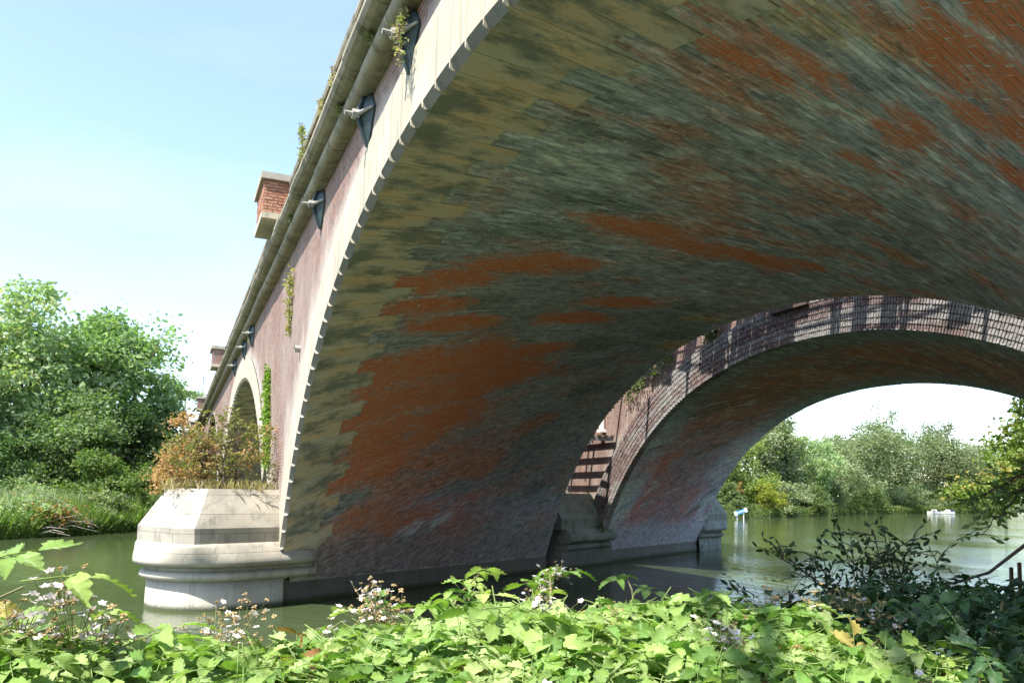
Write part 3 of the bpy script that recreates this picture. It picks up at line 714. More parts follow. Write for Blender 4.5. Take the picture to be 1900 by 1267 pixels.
nose(pier_pt(RD2 - .9, -.02), (CS, -SN), HP, 4.0, 'pier_cutwater', 'furthest stone pier nose standing by the open river under the back bridge', (M['dark_stone'], M['dark_stone']), 'rounded stone pier noses')
# plinth wall under the springing: part of each bridge
def plinth(D0, D1, parent, x0=0.0, sgn=1):
    mb = MB(); n = 40; V = []; T_ = []
    for i in range(n + 1):
        D = D0 + (D1 - D0) * i / n
        xr, z = curve(Q0); X = XC + float(xr) + Kx * (D - C0) + x0 if sgn > 0 else XC - float(xr) + Kx * (D - C0) + x0
        for dz, off in ((-1.2, .05), (.0, .05), (.25, .05), (.3, .0), (.56, -.01)): V.append((X - sgn * off, -D, dz)); T_.append((D, dz, 0))
    F = [(i * 5 + j, i * 5 + j + 1, i * 5 + 6 + j, i * 5 + 5 + j) for i in range(n) for j in range(4)]
    mb.add(V, F, (1, 1, 1), T_); mb.build('pier_plinth', M['plinth_stone'], parent)
plinth(FD1 + .0, RD1, b1)
for k in range(1, 4): plinth(FD1, RD1, b1, SPAN * k); plinth(FD1, RD1, b1, SPAN * k, -1)
plinth(FD1, RD1, b1, 0, -1)

# ------------------------------------------------------------------ BRIDGE 2
b2 = empty('railway_bridge', (XC + 11, -20.3, 0), 'second brick railway bridge seen beyond the first, with sunlit stepped brick rings', 'bridge')
mortar_bed(FD2 + .05, RD2 - .02, -Q0, Q0, stain2, b2)
q, w, u, v = brick_field(FD2, RD2, -7.0, Q0 - .02, False, stain2)
V, T = brick_geo(q, w, u, v); C2 = vcol(T, stain2, .16)
fast_mesh('soffit_brickwork', V, 8, BF, C2, T, M['brick_attr'], b2, kind='stuff')
for k in (1, 2): mortar_bed(FD2 + .05, RD2 - .02, -Q0, Q0, stain2, b2, 'arch_soffit', SPAN * k, off=-.01, nq=80, nd=24)
SK2 = Kx * (FD2 - C0)
spandrel(-FD2, b2, M['wall_brick'], 9.3, X0B, X1B, .55, 'spandrel_wall', skew=SK2)
spandrel(-RD2, b2, M['wall_brick'], 9.3, X0B, X1B, .0, 'rear_spandrel_wall', skew=Kx * (RD2 - C0))
mb = MB(); mb.box((X0B, -RD2 - .1, 9.0), (X1B, -FD2 - .02, 9.25)); mb.build('deck', M['plinth_stone'], b2)
mb = MB(); mb.box((X0B, -FD2 - .4, 9.2), (X1B, -FD2 + .06, 10.3)); mb.build('parapet', M['wall_brick'], b2)
mb = MB(); mb.box((X0B, -RD2 - .02, 9.2), (X1B, -RD2 + .35, 10.3)); mb.build('rear_parapet', M['wall_brick'], b2)
plinth(FD2, RD2, b2); plinth(FD2, RD2, b2, 0, -1)
# stepped arch rings of the near face: every ring a row of brick ends with skewed, proud corners
def arch_ring(r0, r1, yo, name, dark):
    pitch = .079 if True else .1
    ss = np.arange(-SF * .62, SF - .05, pitch); N = len(ss)
    V = np.zeros((N, 8, 3)); sk = .020
    for a, (ds, rr, front) in enumerate(((0, 0, 0), (1, 0, 0), (1, 1, 0), (0, 1, 0), (0, 0, 1), (1, 0, 1), (1, 1, 1), (0, 1, 1))):
        s = ss + ds * (pitch - .010); qq = q_of_s(s); xr, z = curve(qq); xa, za = curve(qq - .02); xb, zb = curve(qq + .02)
        tx, tz = xb - xa, zb - za; L = np.hypot(tx, tz); r = r0 + rr * (r1 - r0 - .012)
        y = yo + (sk * (1 - ds) + rng.normal(0, .004, N) if front else -.25)
        V[:, a, 0] = XC + SK2 + xr - tz / L * r; V[:, a, 1] = -FD2 + y; V[:, a, 2] = z + tx / L * r
    c = np.array((.22, .155, .14)) * rng.uniform(.65, 1.3, (N, 1)); g = sstep(.42, .6, fbm(ss * .5, ss * 0 + r0 * 4, 41))[:, None]
    c = c * (1 - .7 * g) + np.array((.36, .35, .33)) * .7 * g
    return fast_mesh(name, V, 8, [(4, 5, 6, 7), (0, 1, 5, 4), (1, 2, 6, 5), (2, 3, 7, 6), (3, 0, 4, 7)], c, np.stack([V[..., 0], V[..., 2], 0 * V[..., 0]], -1), M['brick_attr'], b2, kind='stuff')
for k in range(7): arch_ring(.0 + .155 * k, .155 * (k + 1), .005 + .016 * k, 'arch_ring', k)
# link wall and flat pilaster between the rings and the spandrel
mb = MB(); xpil = XC + SK2 - 3.2 + 3.0
mb.box((15.9, -FD2 - .1, 7.95), (17.3, -FD2 + .24, 9.3), (.12, .085, .07)); mb.build('pilaster', M['brick_attr'], b2)
# white downpipe and timber staging in the gap above the pier
e = empty('downpipe', (27.0, -FD2 + .12, 5.2), 'white pipe fixed to the sunlit brick in the gap above the pier', 'pipe')
mb = MB(); mb.tube([(27.0, -FD2 + .12, 9.1), (27.0, -FD2 + .12, 5.3)], .11, 10); mb.build('pipe', M['white'], e)
mb = MB(); mb.box((26.85, -FD2, 5.22), (27.15, -FD2 + .26, 5.32)); mb.build('bracket', M['white'], e)
e = empty('maintenance_staging', (26.9, -FD2 + 1.2, 5.0), 'dark timber staging of slats bridging the gap over the pier', 'staging')
for i in range(11):
    mb = MB(); y = -FD2 + .12 + i * .29; mb.box((26.0, y, 4.98), (29.6, y + .12, 5.03)); mb.build('slat', M['wood'], e)
for X in (26.1, 27.7, 29.3):
    mb = MB(); mb.box((X, -RD1 - .1 - 3.0, 4.82), (X + .1, -RD1 - .1, 4.975)); mb.build('bearer', M['greysteel'], e)
e = empty('shade_walkway', (22.0, -14.2, 9.3), 'added plank walkway with railings, its gaps set to shade the second arch ring', 'walkway')  # added, unseen; its plank gaps throw broken shade on the second arch ring
X = 4.0; wr = random.Random(4)
for a_, b_ in ((4, 11.2), (12.6, 13.1), (13.5, 14.0), (14.5, 14.7), (16.0, 18.6), (18.9, 20.2), (20.6, 21.3), (21.6, 22.8), (23.1, 24.6), (25.2, 25.6), (26.6, 27.2), (28.0, 33)):
    x_ = a_
    while x_ < b_ - .02:
        l_ = min(.6, b_ - x_); mb = MB(); mb.box((x_, -FD2 + .15, 9.45), (x_ + l_ - .03, -RD1 - 1.6 - wr.uniform(0, .25), 9.50)); mb.build('shade_tread', M['wood'], e); x_ += l_
for i in range(14):
    X = 6.0 + i * 2.1; mb = MB(); mb.box((X, -FD2 + .1, 9.32), (X + .09, -RD1 - .1, 9.44)); mb.build('cross_beam', M['greysteel'], e)
    mb = MB(); mb.box((X, -RD1 - 1.72, 9.44), (X + .08, -RD1 - 1.64, 10.6)); mb.build('post', M['greysteel'], e)
for z in (9.85, 10.25, 10.6):
    mb = MB(); mb.tube([(5, -RD1 - 1.68, z), (33.2, -RD1 - 1.68, z)], .03, 6); mb.build('rail', M['greysteel'], e)

# ------------------------------------------------------------------ vegetation
def leaf_cloud(P, size, cols, seed, tilt=.6, aspect=.62):
    """one leaf blade (folded kite, two triangles each side of the rib) at each point"""
    g = np.random.default_rng(seed); N = len(P); size = np.broadcast_to(size, (N,)) * g.uniform(.65, 1.3, N)
    d = g.normal(0, 1, (N, 3)); d[:, 2] = d[:, 2] * tilt - .15; d /= np.linalg.norm(d, axis=1)[:, None]
    a = g.normal(0, 1, (N, 3)); a[:, 2] *= .6; s = np.cross(d, a); s /= np.linalg.norm(s, axis=1)[:, None]; nrm = np.cross(d, s)
    L = size[:, None]; V = np.zeros((N, 4, 3))
    V[:, 0] = P; V[:, 2] = P + d * L; V[:, 1] = P + d * L * .5 + s * L * aspect * .5 + nrm * L * .08; V[:, 3] = P + d * L * .5 - s * L * aspect * .5 + nrm * L * .08
    return V
LF = [(0, 1, 2), (0, 2, 3)]
def tree(name, base, H, Wd, seed, pal, leaf, ncl, per, label, cat='tree', group=None, trunk=.25, low=.12, lobes=None, droop=0, clr=.062, mat='leaf', shape=1.0, trunks=1, sparse=.0):
    g = np.random.default_rng(seed); e = empty(name, base, label, cat, group)
    b = np.array(base, float)
    if lobes is None:
        lobes = []
        nl = 15
        for i in range(nl):
            a = g.uniform(0, 2 * math.pi); rr = g.uniform(.08, .42) * Wd; t = g.uniform(low + .12, .93)
            k = math.sin(math.pi * min(1, (t * .85 + .12))) * 1.0
            lobes.append((rr * math.cos(a) * k * 1.2, rr * math.sin(a) * k * 1.2, t * H, g.uniform(.10, .21) * Wd * shape, g.uniform(.07, .15) * H))
        lobes.append((0, 0, .48 * H, .27 * Wd, .32 * H))
    lobes = np.array(lobes); vol = lobes[:, 3] ** 2 * lobes[:, 4]; pick = g.choice(len(lobes), ncl, p=vol / vol.sum())
    d = g.normal(0, 1, (ncl, 3)); d /= np.linalg.norm(d, axis=1)[:, None]; rad = g.uniform(.35, 1.0, ncl) ** .38
    L = lobes[pick]; cl = L[:, :3] + d * rad[:, None] * np.stack([L[:, 3], L[:, 3], L[:, 4]], 1)
    cl[:, 2] = np.clip(cl[:, 2], low * H * .5, None)
    cs_ = clr * Wd * g.uniform(.6, 1.4, ncl)
    per_ = g.poisson(per, ncl); idx = np.repeat(np.arange(ncl), per_); N = len(idx)
    off = g.normal(0, 1, (N, 3)) * cs_[idx][:, None] * np.array((.62, .62, .42 + droop))[None]; off[:, 2] -= droop * np.abs(off[:, 2])
    P = cl[idx] + off; P[:, 2] = np.maximum(P[:, 2], .05); P = P + b
    pal = np.array(pal); ci = g.uniform(0, 1, ncl)[idx]; mixv = np.clip(ci + g.normal(0, .22, N), 0, 1)[:, None]
    c = pal[0] * (1 - mixv) + pal[1] * mixv
    if len(pal) > 2:
        s_ = (g.uniform(0, 1, ncl) < .13)[idx][:, None]; c = np.where(s_, pal[2] * g.uniform(.8, 1.2, (N, 1)), c)
    c = np.clip(c * g.uniform(.75, 1.25, (N, 1)), 0, 1)
    V = leaf_cloud(P, leaf, None, seed + 1)
    fast_mesh('crown', V, 4, LF, c, None, M[mat], e)
    mb = MB()
    for tk in range(trunks):
        tx, ty = (0, 0) if trunks == 1 else (g.uniform(-.25, .25) * Wd, g.uniform(-.25, .25) * Wd)
        pts = [b + (tx + g.normal(0, .02) * H * t, ty + g.normal(0, .02) * H * t, H * t) for t in (-.02, .12, .28, .45, .62, .78)]
        mb.tube(pts, [trunk * k for k in (1.25, 1.0, .8, .55, .33, .14)], 8)
        for i in g.choice(ncl, min(16, ncl), replace=False):
            t0 = g.uniform(.15, .6); j = min(4, int(t0 / .8 * 5)); p0 = pts[j]; p1 = b + cl[i]
            mid = (p0 + p1) / 2 + g.normal(0, .04 * Wd, 3); mb.tube([p0, mid, p1], [trunk * .38, trunk * .22, trunk * .07], 5)
    mb.build('trunk', M['bark'], e, smooth=True)
    return e
GR = [(.24, .33, .17), (.38, .47, .25), (.42, .46, .24)]
DK = [(.07, .135, .045), (.14, .21, .07)]
WL = [(.19, .23, .12), (.29, .32, .19), (.15, .21, .08)]
YG = [(.18, .24, .06), (.28, .33, .10)]
# left bank
tree('ash_tree', (70.5, 11.5, 1.3), 19.3, 16.5, 11, GR, .46, 420, 46, 'tallest broad green tree behind the reeds', group='trees on the bank beyond the reeds', trunk=.45)
tree('ash_tree', (75, 5.2, 1.3), 16.6, 14.5, 12, [(.17, .27, .11), (.28, .38, .16)], .44, 400, 46, 'rounded green tree next to the tallest one, nearer the bridge', group='trees on the bank beyond the reeds', trunk=.4)
tree('ash_tree', (66, 17, 1.3), 16, 13, 13, GR, .42, 300, 44, 'leafy tree cut by the picture edge', group='trees on the bank beyond the reeds', trunk=.4)
tree('sallow_bush', (66.5, 6.6, 1.2), 8.6, 10, 14, [(.13, .20, .08), (.22, .29, .12)], .30, 260, 48, 'grey green rounded bush in front of the ash trees', 'bush', trunk=.2, low=.02)
tree('hawthorn', (71, 2.2, 1.2), 8.4, 8, 15, DK, .30, 240, 46, 'dark green bush beside the pier top bush', 'bush', trunk=.2, low=.02)
tree('sallow_bush', (75.5, .8, 1.2), 12, 8, 16, GR, .36, 200, 44, 'slim green bush against the sky by the overhead line mast', 'bush', trunk=.2, low=.05)
tree('hawthorn', (61, 11.8, 1.0), 6.0, 8, 17, DK, .28, 170, 44, 'low dark hawthorn at the foot of the tallest ash', 'bush', trunk=.2, low=.02)
tree('sallow_bush', (60.3, 3.6, .6), 4.6, 6.5, 18, [(.10, .17, .04), (.17, .23, .06)], .24, 170, 46, 'bright green bush at the water behind the big pier', 'bush', trunk=.1, low=.02)
for (bx, by, h_, wd, sd, lab) in ((50.6, 7.4, 1.9, 4.2, 161, 'low dark green scrub at the water left of the dead branches'), (55.5, 3.6, 2.2, 4.0, 162, 'pale scrub between the dead branches and the bright bush'), (58.5, 8.6, 2.9, 5.5, 163, 'grey green scrub among the reeds below the tallest ash'), (54.6, 10.2, 2.4, 5, 164, 'leafy scrub at the edge of the view behind the brambles')):
    tree('bank_scrub', (bx, by, .3), h_, wd, sd, GR if sd % 2 else [(.15, .22, .09), (.30, .33, .17)], .17, 120, 40, lab, 'shrub', 'scrub along the reedy bank', trunk=.05, low=0)
def grass_mass(name, pts_fn, n, hgt, wid, cols, seed, label=None, kind='stuff', lean=.25):
    g = np.random.default_rng(seed); P = pts_fn(g, n); N = len(P); h_ = hgt * g.uniform(.5, 1.25, N)
    a = g.uniform(0, 2 * math.pi, N); s = np.stack([np.cos(a), np.sin(a), 0 * a], 1) * wid * g.uniform(.6, 1.4, N)[:, None]
    tip = np.stack([g.normal(0, lean, N) * h_, g.normal(0, lean, N) * h_, h_], 1)
    V = np.stack([P - s, P + s, P + tip * .6 + s * .6 + g.normal(0, .03, (N, 3)), P + tip], 1)
    cols = np.array(cols); m_ = g.uniform(0, 1, (N, 1)); c = cols[0] * (1 - m_) + cols[1] * m_
    o = fast_mesh(name, V, 4, [(0, 1, 2, 3)], c, None, M['leaf'], None, kind=kind)
    if label: o['label'] = label
    return o
def along(edge, d0, d1, z0, z1, inward):
    E_ = np.array(edge)
    def f(g, n):
        seg = np.linalg.norm(np.diff(E_, axis=0), axis=1); k = g.choice(len(seg), n, p=seg / seg.sum()); t = g.uniform(0, 1, n)[:, None]
        P = E_[k] * (1 - t) + E_[k + 1] * t; d = g.uniform(d0, d1, n)[:, None]; P = P + np.array(inward)[None] * d
        z = z0 + (z1 - z0) * (d - d0) / (d1 - d0); return np.concatenate([P, z], 1)
    return f
lb = left_edge[1:6]
grass_mass('reeds', along(lb, 1.5, 7, .8, 1.3, (.8, .6)), 13000, 1.35, .030, [(.22, .29, .12), (.40, .44, .28)], 31, 'tall pale green reeds along the far river edge')
grass_mass('riverside_grass', along(lb, -.1, 2.6, .0, .95, (.8, .6)), 30000, 1.15, .035, [(.10, .18, .035), (.24, .33, .08)], 32, 'bright green waterside grass')
def low_mass(name, edge, d0, d1, z0, z1, inward, n, leaf, pal, seed, label):
    g = np.random.default_rng(seed); P = along(edge, d0, d1, z0, z1, inward)(g, n); k = fbm(P[:, 0] * .6, P[:, 1] * .6, seed)
    P[:, 2] += g.uniform(0, 1, n) ** .6 * (k * 2.2) ; V = leaf_cloud(P, leaf, None, seed)
    pal = np.array(pal); mm_ = np.clip(k[:, None] * 1.6 - .3 + g.normal(0, .25, (n, 1)), 0, 1); c = pal[0] * (1 - mm_) + pal[1] * mm_
    return tag(fast_mesh(name, V, 4, LF, c, None, M['leaf'], None, kind='stuff'), label)
low_mass('bank_undergrowth', lb, -.3, 4.0, -.05, 1.0, (.8, .6), 46000, .16, [(.07, .14, .03), (.20, .29, .08)], 33, 'leafy green undergrowth hanging over the water')
g = np.random.default_rng(5)
def fallen(name, base, n, L, label, spread, up=.35, mat='deadwood', r=.03):
    e = empty(name, base, label, 'branches'); mb = MB(); b = np.array(base)
    for i in range(n):
        a = g.normal(spread[0], spread[1]); d = np.array((math.cos(a), math.sin(a), g.uniform(-.15, up))); l = L * g.uniform(.4, 1)
        p0 = b + g.normal(0, .25, 3) * (1, 1, .4); p2 = p0 + d * l; mid = (p0 + p2) / 2 + (0, 0, .08 * l) + g.normal(0, .06 * l, 3) * .5
        mb.tube([p0, mid, p2], [r, r * .7, r * .25], 5)
    mb.build('dead_sticks', M[mat], e); return e
fallen('fallen_branches', (52.2, 4.3, .5), 34, 3.2, 'fan of bleached dead branches at the water edge', (-2.4 + 4.0, .8), .75)
fallen('fallen_branches', (50.0, 6.6, .35), 26, 2.8, 'grey dead sticks tangled under the brown patch of the bank', (-.9, .8), .3)
P = np.random.default_rng(9).normal(0, 1, (1500, 3)) * (.6, .8, .32) + (50.6, 6.4, 1.15)
tag(fast_mesh('dead_bracken', leaf_cloud(P, .15, None, 8), 4, LF, np.array((.34, .16, .06))[None] * np.random.default_rng(3).uniform(.6, 1.3, (1500, 1)), None, M['leaf'], None, kind='stuff'), 'rusty brown dead bracken on the far bank')

# far bank beyond the arches
far = [((100, -82, 1), 12.5, 13, 41, YG, 'light green tree closest to the arch edge on the far bank', 'poplar'),
       ((104, -94, 1), 15.5, 13, 42, WL, 'tall pale willow with a rounded top near the arch edge', 'willow_tree'),
       ((108, -106, 1), 12.0, 12, 43, GR, 'darker green tree in the dip of the far tree line', 'alder_tree'),
       ((113, -118, 1), 12.5, 15, 44, WL, 'low wide willow in the dip of the far tree line', 'willow_tree'),
       ((124, -136, 1), 17.5, 19, 45, WL, 'broad grey green willow mid way along the far bank', 'willow_tree'),
       ((134, -156, 1), 21.5, 22, 46, WL, 'highest silvery willow of the far bank', 'willow_tree'),
       ((139, -178, 1), 21.0, 21, 47, [(.12, .15, .07), (.19, .21, .11)], 'olive willow behind the moored boats', 'willow_tree'),
       ((150, -205, 1), 20.5, 22, 48, WL, 'pale willow just beyond the moored boats', 'willow_tree'),
       ((160, -235, 1), 19, 24, 49, GR, 'last green tree of the far bank beyond the boats', 'alder_tree'),
       ((110, -72, 1), 13, 16, 50, GR, 'green tree behind the furthest pier nose', 'alder_tree')]
for base, H, Wd, sd, pal, lab, nm in far:
    tree(nm, base, H * 1.07, Wd, sd, pal, .55 if H > 14 else .42, 330, 44, lab, group='trees along the far bank', trunk=.4, low=.02, droop=.25 if nm == 'willow_tree' else 0)
tree('yellow_shrub', (90.5, -80.5, .3), 5.2, 5.0, 61, [(.30, .30, .03), (.22, .26, .05)], .26, 110, 46, 'yellow green shrub at the water on the far bank', 'shrub', trunk=.1, low=0)
tree('rusty_shrub', (92, -75.5, 2.6), 2.6, 3.0, 62, [(.32, .17, .05), (.26, .20, .06)], .22, 50, 40, 'orange tinged shrub above the channel board', 'shrub', trunk=.08, low=0)
for (bx, by, h_, wd, sd, lab) in ((86.5, -70, 4.5, 6, 63, 'green shrub behind the channel board'), (94, -87.5, 5.5, 8, 64, 'grey green waterside shrub beside the yellow shrub'), (101, -99, 5.5, 9, 65, 'rounded waterside shrub under the willow dip'), (109.5, -113, 6, 10, 66, 'pale shrub hanging over the far water'), (117, -130, 6.5, 12, 67, 'wide waterside shrub under the broad willow'), (123.5, -148, 6, 12, 68, 'yellowish shrub by the boats'), (132, -168, 5.5, 10, 69, 'light shrub overhanging the boats'), (142, -196, 7, 14, 70, 'dark shrub past the boats')):
    tree('waterside_shrub', (bx, by, .2), h_, wd, sd, [(.08, .13, .035), (.17, .21, .08)] if sd % 2 else WL, .34, 150, 44, lab, 'shrub', 'shrubs at the far water edge', trunk=.1, low=0)
low_mass('far_bank_undergrowth', far_edge[1:10], -.5, 2.5, -.1, .6, (.92, .38), 30000, .32, [(.06, .10, .025), (.16, .20, .06)], 71, 'low green growth at the foot of the far trees')
def woodland(name, edge, d0, d1, hmax, inward, n, leaf, pal, seed, label):
    g_ = np.random.default_rng(seed); P_ = along(edge, d0, d1, .6, 2.0, inward)(g_, n); k_ = fbm(P_[:, 0] * .12, P_[:, 1] * .12, seed); P_[:, 2] += g_.uniform(0, 1, n) * hmax * (.35 + k_)
    pal = np.array(pal); mm_ = np.clip(g_.normal(.5, .3, (n, 1)), 0, 1); return tag(fast_mesh(name, leaf_cloud(P_, leaf, None, seed), 4, LF, pal[0] * (1 - mm_) + pal[1] * mm_, None, M['leaf'], None, kind='stuff'), label)
woodland('distant_woodland', far_edge[1:11], 22, 45, 9, (.92, .38), 34000, .8, [(.10, .15, .06), (.17, .22, .09)], 191, 'dim green woodland filling the gaps behind the far bank trees')
woodland('distant_woodland', [(30, 48), (52, 28), (78, 16), (92, -2), (100, -20)], 8, 22, 6, (.80, .60), 16000, .6, [(.08, .14, .05), (.14, .20, .08)], 192, 'dim green woodland seen low between the ash trunks')
# right hand tree on the near bank beyond the bridges
tree('alder_tree', (20.2, -33.5, 1.2), 8.6, 7.4, 81, [(.11, .18, .03), (.24, .31, .07), (.34, .30, .08)], .21, 430, 50, 'glossy sunlit alder on the near bank beyond the bridges', trunk=.16, low=.05, clr=.07)
tree('alder_tree', (15.5, -30, 1.2), 8.5, 6, 82, DK, .2, 130, 40, 'shaded alder behind the sunlit one', trunk=.16, low=.05)

# bush on the pier top
bush = [(.12, .0, 1.1, .9, .9), (-.35, .7, .9, .75, .8), (.5, -.9, 1.0, .6, .8), (.15, .3, 1.75, .45, .5)]
tree('pier_top_bush', (20.15, -1.3, 2.66), 2.3, 2.6, 91, [(.15, .16, .05), (.28, .25, .09), (.42, .24, .12)], .085, 130, 20, 'olive green bush growing out of the sunlit pier top', 'bush', trunk=.035, low=0, lobes=bush, clr=.06, trunks=4)
bush2 = [(.0, .0, .9, .7, .75), (.1, .25, 1.7, .4, .55), (-.1, .4, .45, .6, .4)]
tree('dead_bush', (20.9, -.45, 2.45), 2.0, 2.0, 92, [(.42, .22, .11), (.50, .31, .16)], .08, 150, 22, 'dry orange brown bush on the river end of the pier top', 'bush', trunk=.03, low=0, lobes=bush2, clr=.07, trunks=4)
grass_mass('dry_grass', lambda g_, n: np.stack([g_.uniform(19.3, 21.2, n), g_.uniform(-2.3, .2, n), np.full(n, 2.68)], 1), 500, .26, .006, [(.40, .33, .20), (.30, .24, .12)], 93, 'straw coloured dry grass on the pier top', lean=.5)
# ivy strip and wall weeds
def patch(name, pts, n, size, pal, seed, label, cat='plant'):
    g_ = np.random.default_rng(seed); pts = np.array(pts, float); k = g_.integers(0, len(pts) - 1, n); t = g_.uniform(0, 1, (n, 1)); c0 = pts[k] * (1 - t) + pts[k + 1] * t
    P_ = c0[:, :3] + g_.normal(0, 1, (n, 3)) * c0[:, 3:4] * np.array((1, .35, 1)); P_[:, 1] = np.maximum(P_[:, 1], -FD1 + .01) if abs(c0[0, 1] + FD1) < .6 else P_[:, 1]
    pal = np.array(pal); m_ = g_.uniform(0, 1, (n, 1)); e = empty(name, tuple(pts[0][:3]), label, cat)
    fast_mesh('leaves', leaf_cloud(P_, size, None, seed + 1), 4, LF, pal[0] * (1 - m_) + pal[1] * m_, None, M['leaf'], e)
    mb = MB(); mb.tube([tuple(p[:3]) for p in pts], .012, 5); mb.build('stem', M['bark'], e); return e
patch('ivy', [(22.15, -2.38, 3.4, .14), (22.4, -2.38, 4.3, .16), (22.7, -2.38, 5.2, .15), (22.9, -2.38, 6.1, .08)], 1500, .10, [(.14, .24, .03), (.24, .34, .05)], 101, 'narrow bright green ivy strip climbing the wall beside the second arch')
patch('wall_weed', [(18.85, -2.4, 6.4, .05), (18.8, -2.38, 7.2, .12), (18.75, -2.36, 7.85, .12)], 260, .09, [(.26, .26, .08), (.34, .30, .12)], 102, 'yellow green weed on the wall under the shadow line')
patch('cornice_weed', [(8.72, -2.3, 8.45, .03), (8.66, -2.22, 8.2, .08), (8.62, -2.25, 7.75, .06)], 260, .05, [(.22, .27, .09), (.45, .32, .26)], 103, 'wispy weed growing over the nearest tie plate')
patch('cornice_weed', [(15.4, -2.1, 9.2, .05), (15.3, -2.05, 9.6, .1), (15.5, -2.05, 9.9, .05)], 240, .07, [(.20, .26, .08), (.36, .32, .16)], 104, 'upright green weed on the ledge above the cornice')
for i, (X, lab) in enumerate(((9.8, 'small green tuft under the cornice near the top of the view'), (11.9, 'green tuft hanging by the string course joint'), (13.0, 'pale dry tuft on the cornice edge'), (17.3, 'mossy green tuft beneath the cornice before the first refuge'), (12.3, 'dead stalks sticking up from the ledge'), (29.0, 'yellow green weed over the crown of the second arch'))):
    z = (8.68, 8.66, 9.0, 8.68, 9.0, 8.0)[i]; yo = (.30, .28, .40, .30, .33, .1)[i]; upz = (.12, .1, .35, .12, .6, .5)[i]
    patch('cornice_weed', [(X, -FD1 + yo, z, .04), (X + .1, -FD1 + yo + .03, z + upz, .07)], (150, 120, 140, 160, 90, 420)[i], .05, [(.10, .16, .05), (.30, .27, .14)] if i in (0, 1, 3) else [(.34, .30, .17), (.42, .36, .24)], 110 + i, lab)
patch('cap_moss', [(19.35, -.95, 2.6, .02), (19.05, -.85, 1.85, .03), (19.0, -.8, 1.5, .03), (18.72, -.72, 1.2, .04)], 300, .022, [(.05, .06, .03), (.10, .11, .05)], 130, 'dark moss dotted down the crack in the sunlit pier stone')
patch('cap_moss', [(19.7, -2.0, 2.6, .05), (19.4, -1.95, 2.1, .05), (19.2, -1.9, 1.9, .04)], 260, .03, [(.06, .09, .03), (.13, .16, .06)], 131, 'small green weed rooted in the sloping pier stone near the arch')
patch('gap_ivy', [(22.3, -FD2 + .1, 7.6, .2), (23.0, -FD2 + .2, 7.3, .25), (24.3, -FD2 + .2, 7.0, .3), (25.2, -FD2 + .2, 6.3, .12)], 420, .11, [(.08, .14, .03), (.24, .30, .08)], 120, 'ivy hanging on the far brick face high in the gap')
patch('gap_ivy', [(19.9, -FD2 + .1, 8.2, .15), (20.3, -FD2 + .15, 7.9, .2)], 500, .09, [(.10, .14, .04), (.2, .22, .1)], 121, 'small ivy tuft on the stepped brick face')
patch('moss_fern', [(27.1, -15.6, 1.0, .2), (27.3, -15.5, 1.5, .15)], 400, .12, [(.05, .10, .02), (.09, .15, .03)], 122, 'dark fern tuft on the shaded pier moulding')

# ------------------------------------------------------------------ bramble thicket in the foreground
def leaflet(L, Wd, curl, fold, n=11):
    V = []; T_ = []
    for i in range(n + 1):
        t = i / n; wv = Wd * (math.sin(math.pi * min(1, t ** .8)) ** .85) * (1 - .12 * t) if 0 < i < n else .0015
        zig = 1 + (.07 if i % 2 else -.05)
        z0 = -curl * t * t * L; x = t * L
        for s in (-1, -.5, 0, .5, 1):
            wz = abs(s) * wv * fold + (.006 * math.sin(t * 40) * abs(s) * L / .08) * .35
            xx = x + (.012 * (1 if i % 2 else 0)) * abs(s) * L / .1
            V.append((xx, s * wv * (zig if abs(s) == 1 else 1), z0 + wz)); T_.append((t, s, 0))
    F = [(i * 5 + j, (i + 1) * 5 + j, (i + 1) * 5 + j + 1, i * 5 + j + 1) for i in range(n) for j in range(4)]
    return np.array(V), F, np.array(T_)
def compound(kind, seed):
    g_ = np.random.default_rng(seed); VV = []; FF = []; TT = []; n0 = 0
    spec = [(0, .05, 1.0), (1.2, .014, .82), (-1.2, .014, .82)]
    if kind == 5: spec += [(2.15, .0, .66), (-2.15, .0, .66)]
    for a, px_, k in spec:
        V, F, T_ = leaflet(.074 * k * g_.uniform(.9, 1.1), .0235 * k * g_.uniform(.9, 1.12), g_.uniform(.1, .6), g_.uniform(.1, .5))
        a += g_.normal(0, .1); rx = g_.normal(0, .2); c, s = math.cos(a), math.sin(a)
        y = V[:, 1] * math.cos(rx); z = V[:, 2] + V[:, 1] * math.sin(rx)
        V = np.stack([V[:, 0] * c - y * s + px_, V[:, 0] * s + y * c, z], 1)
        VV.append(V); FF += [tuple(i + n0 for i in f) for f in F]; TT.append(T_); n0 += len(V)
    mb = MB(); mb.tube([(-.055, 0, .0), (.0, 0, .004), (.05, 0, 0)], .0014, 4); v = mb.v[0]; FF += [tuple(i + n0 for i in f) for f in mb.f]; VV.append(v); TT.append(np.tile((0, 0, 0), (len(v), 1)))
    return np.concatenate(VV), FF, np.concatenate(TT)
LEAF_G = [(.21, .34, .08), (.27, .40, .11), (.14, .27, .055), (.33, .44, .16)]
variants = []
for k in range(8):
    V, F, T_ = compound(5 if k % 3 == 0 else 3, 200 + k); variants.append((V, F, T_))
def leaf_mesh(k, col, nm='leaf'):
    V, F, T_ = variants[k]; me = bpy.data.meshes.new(nm); me.from_pydata(V.tolist(), [], F)
    at = me.color_attributes.new("Col", 'FLOAT_COLOR', 'POINT'); at.data.foreach_set('color', np.tile((*col, 1), len(V)).astype(np.float32))
    at = me.attributes.new("st", 'FLOAT_VECTOR', 'POINT'); at.data.foreach_set('vector', T_.astype(np.float32).ravel())
    me.materials.append(M['leaf_big']); me.polygons.foreach_set('use_smooth', [True] * len(me.polygons)); me['local'] = 1; return me
F2 = np.array((math.cos(YAW), -math.sin(YAW))); R2 = np.array((-math.sin(YAW), -math.cos(YAW)))
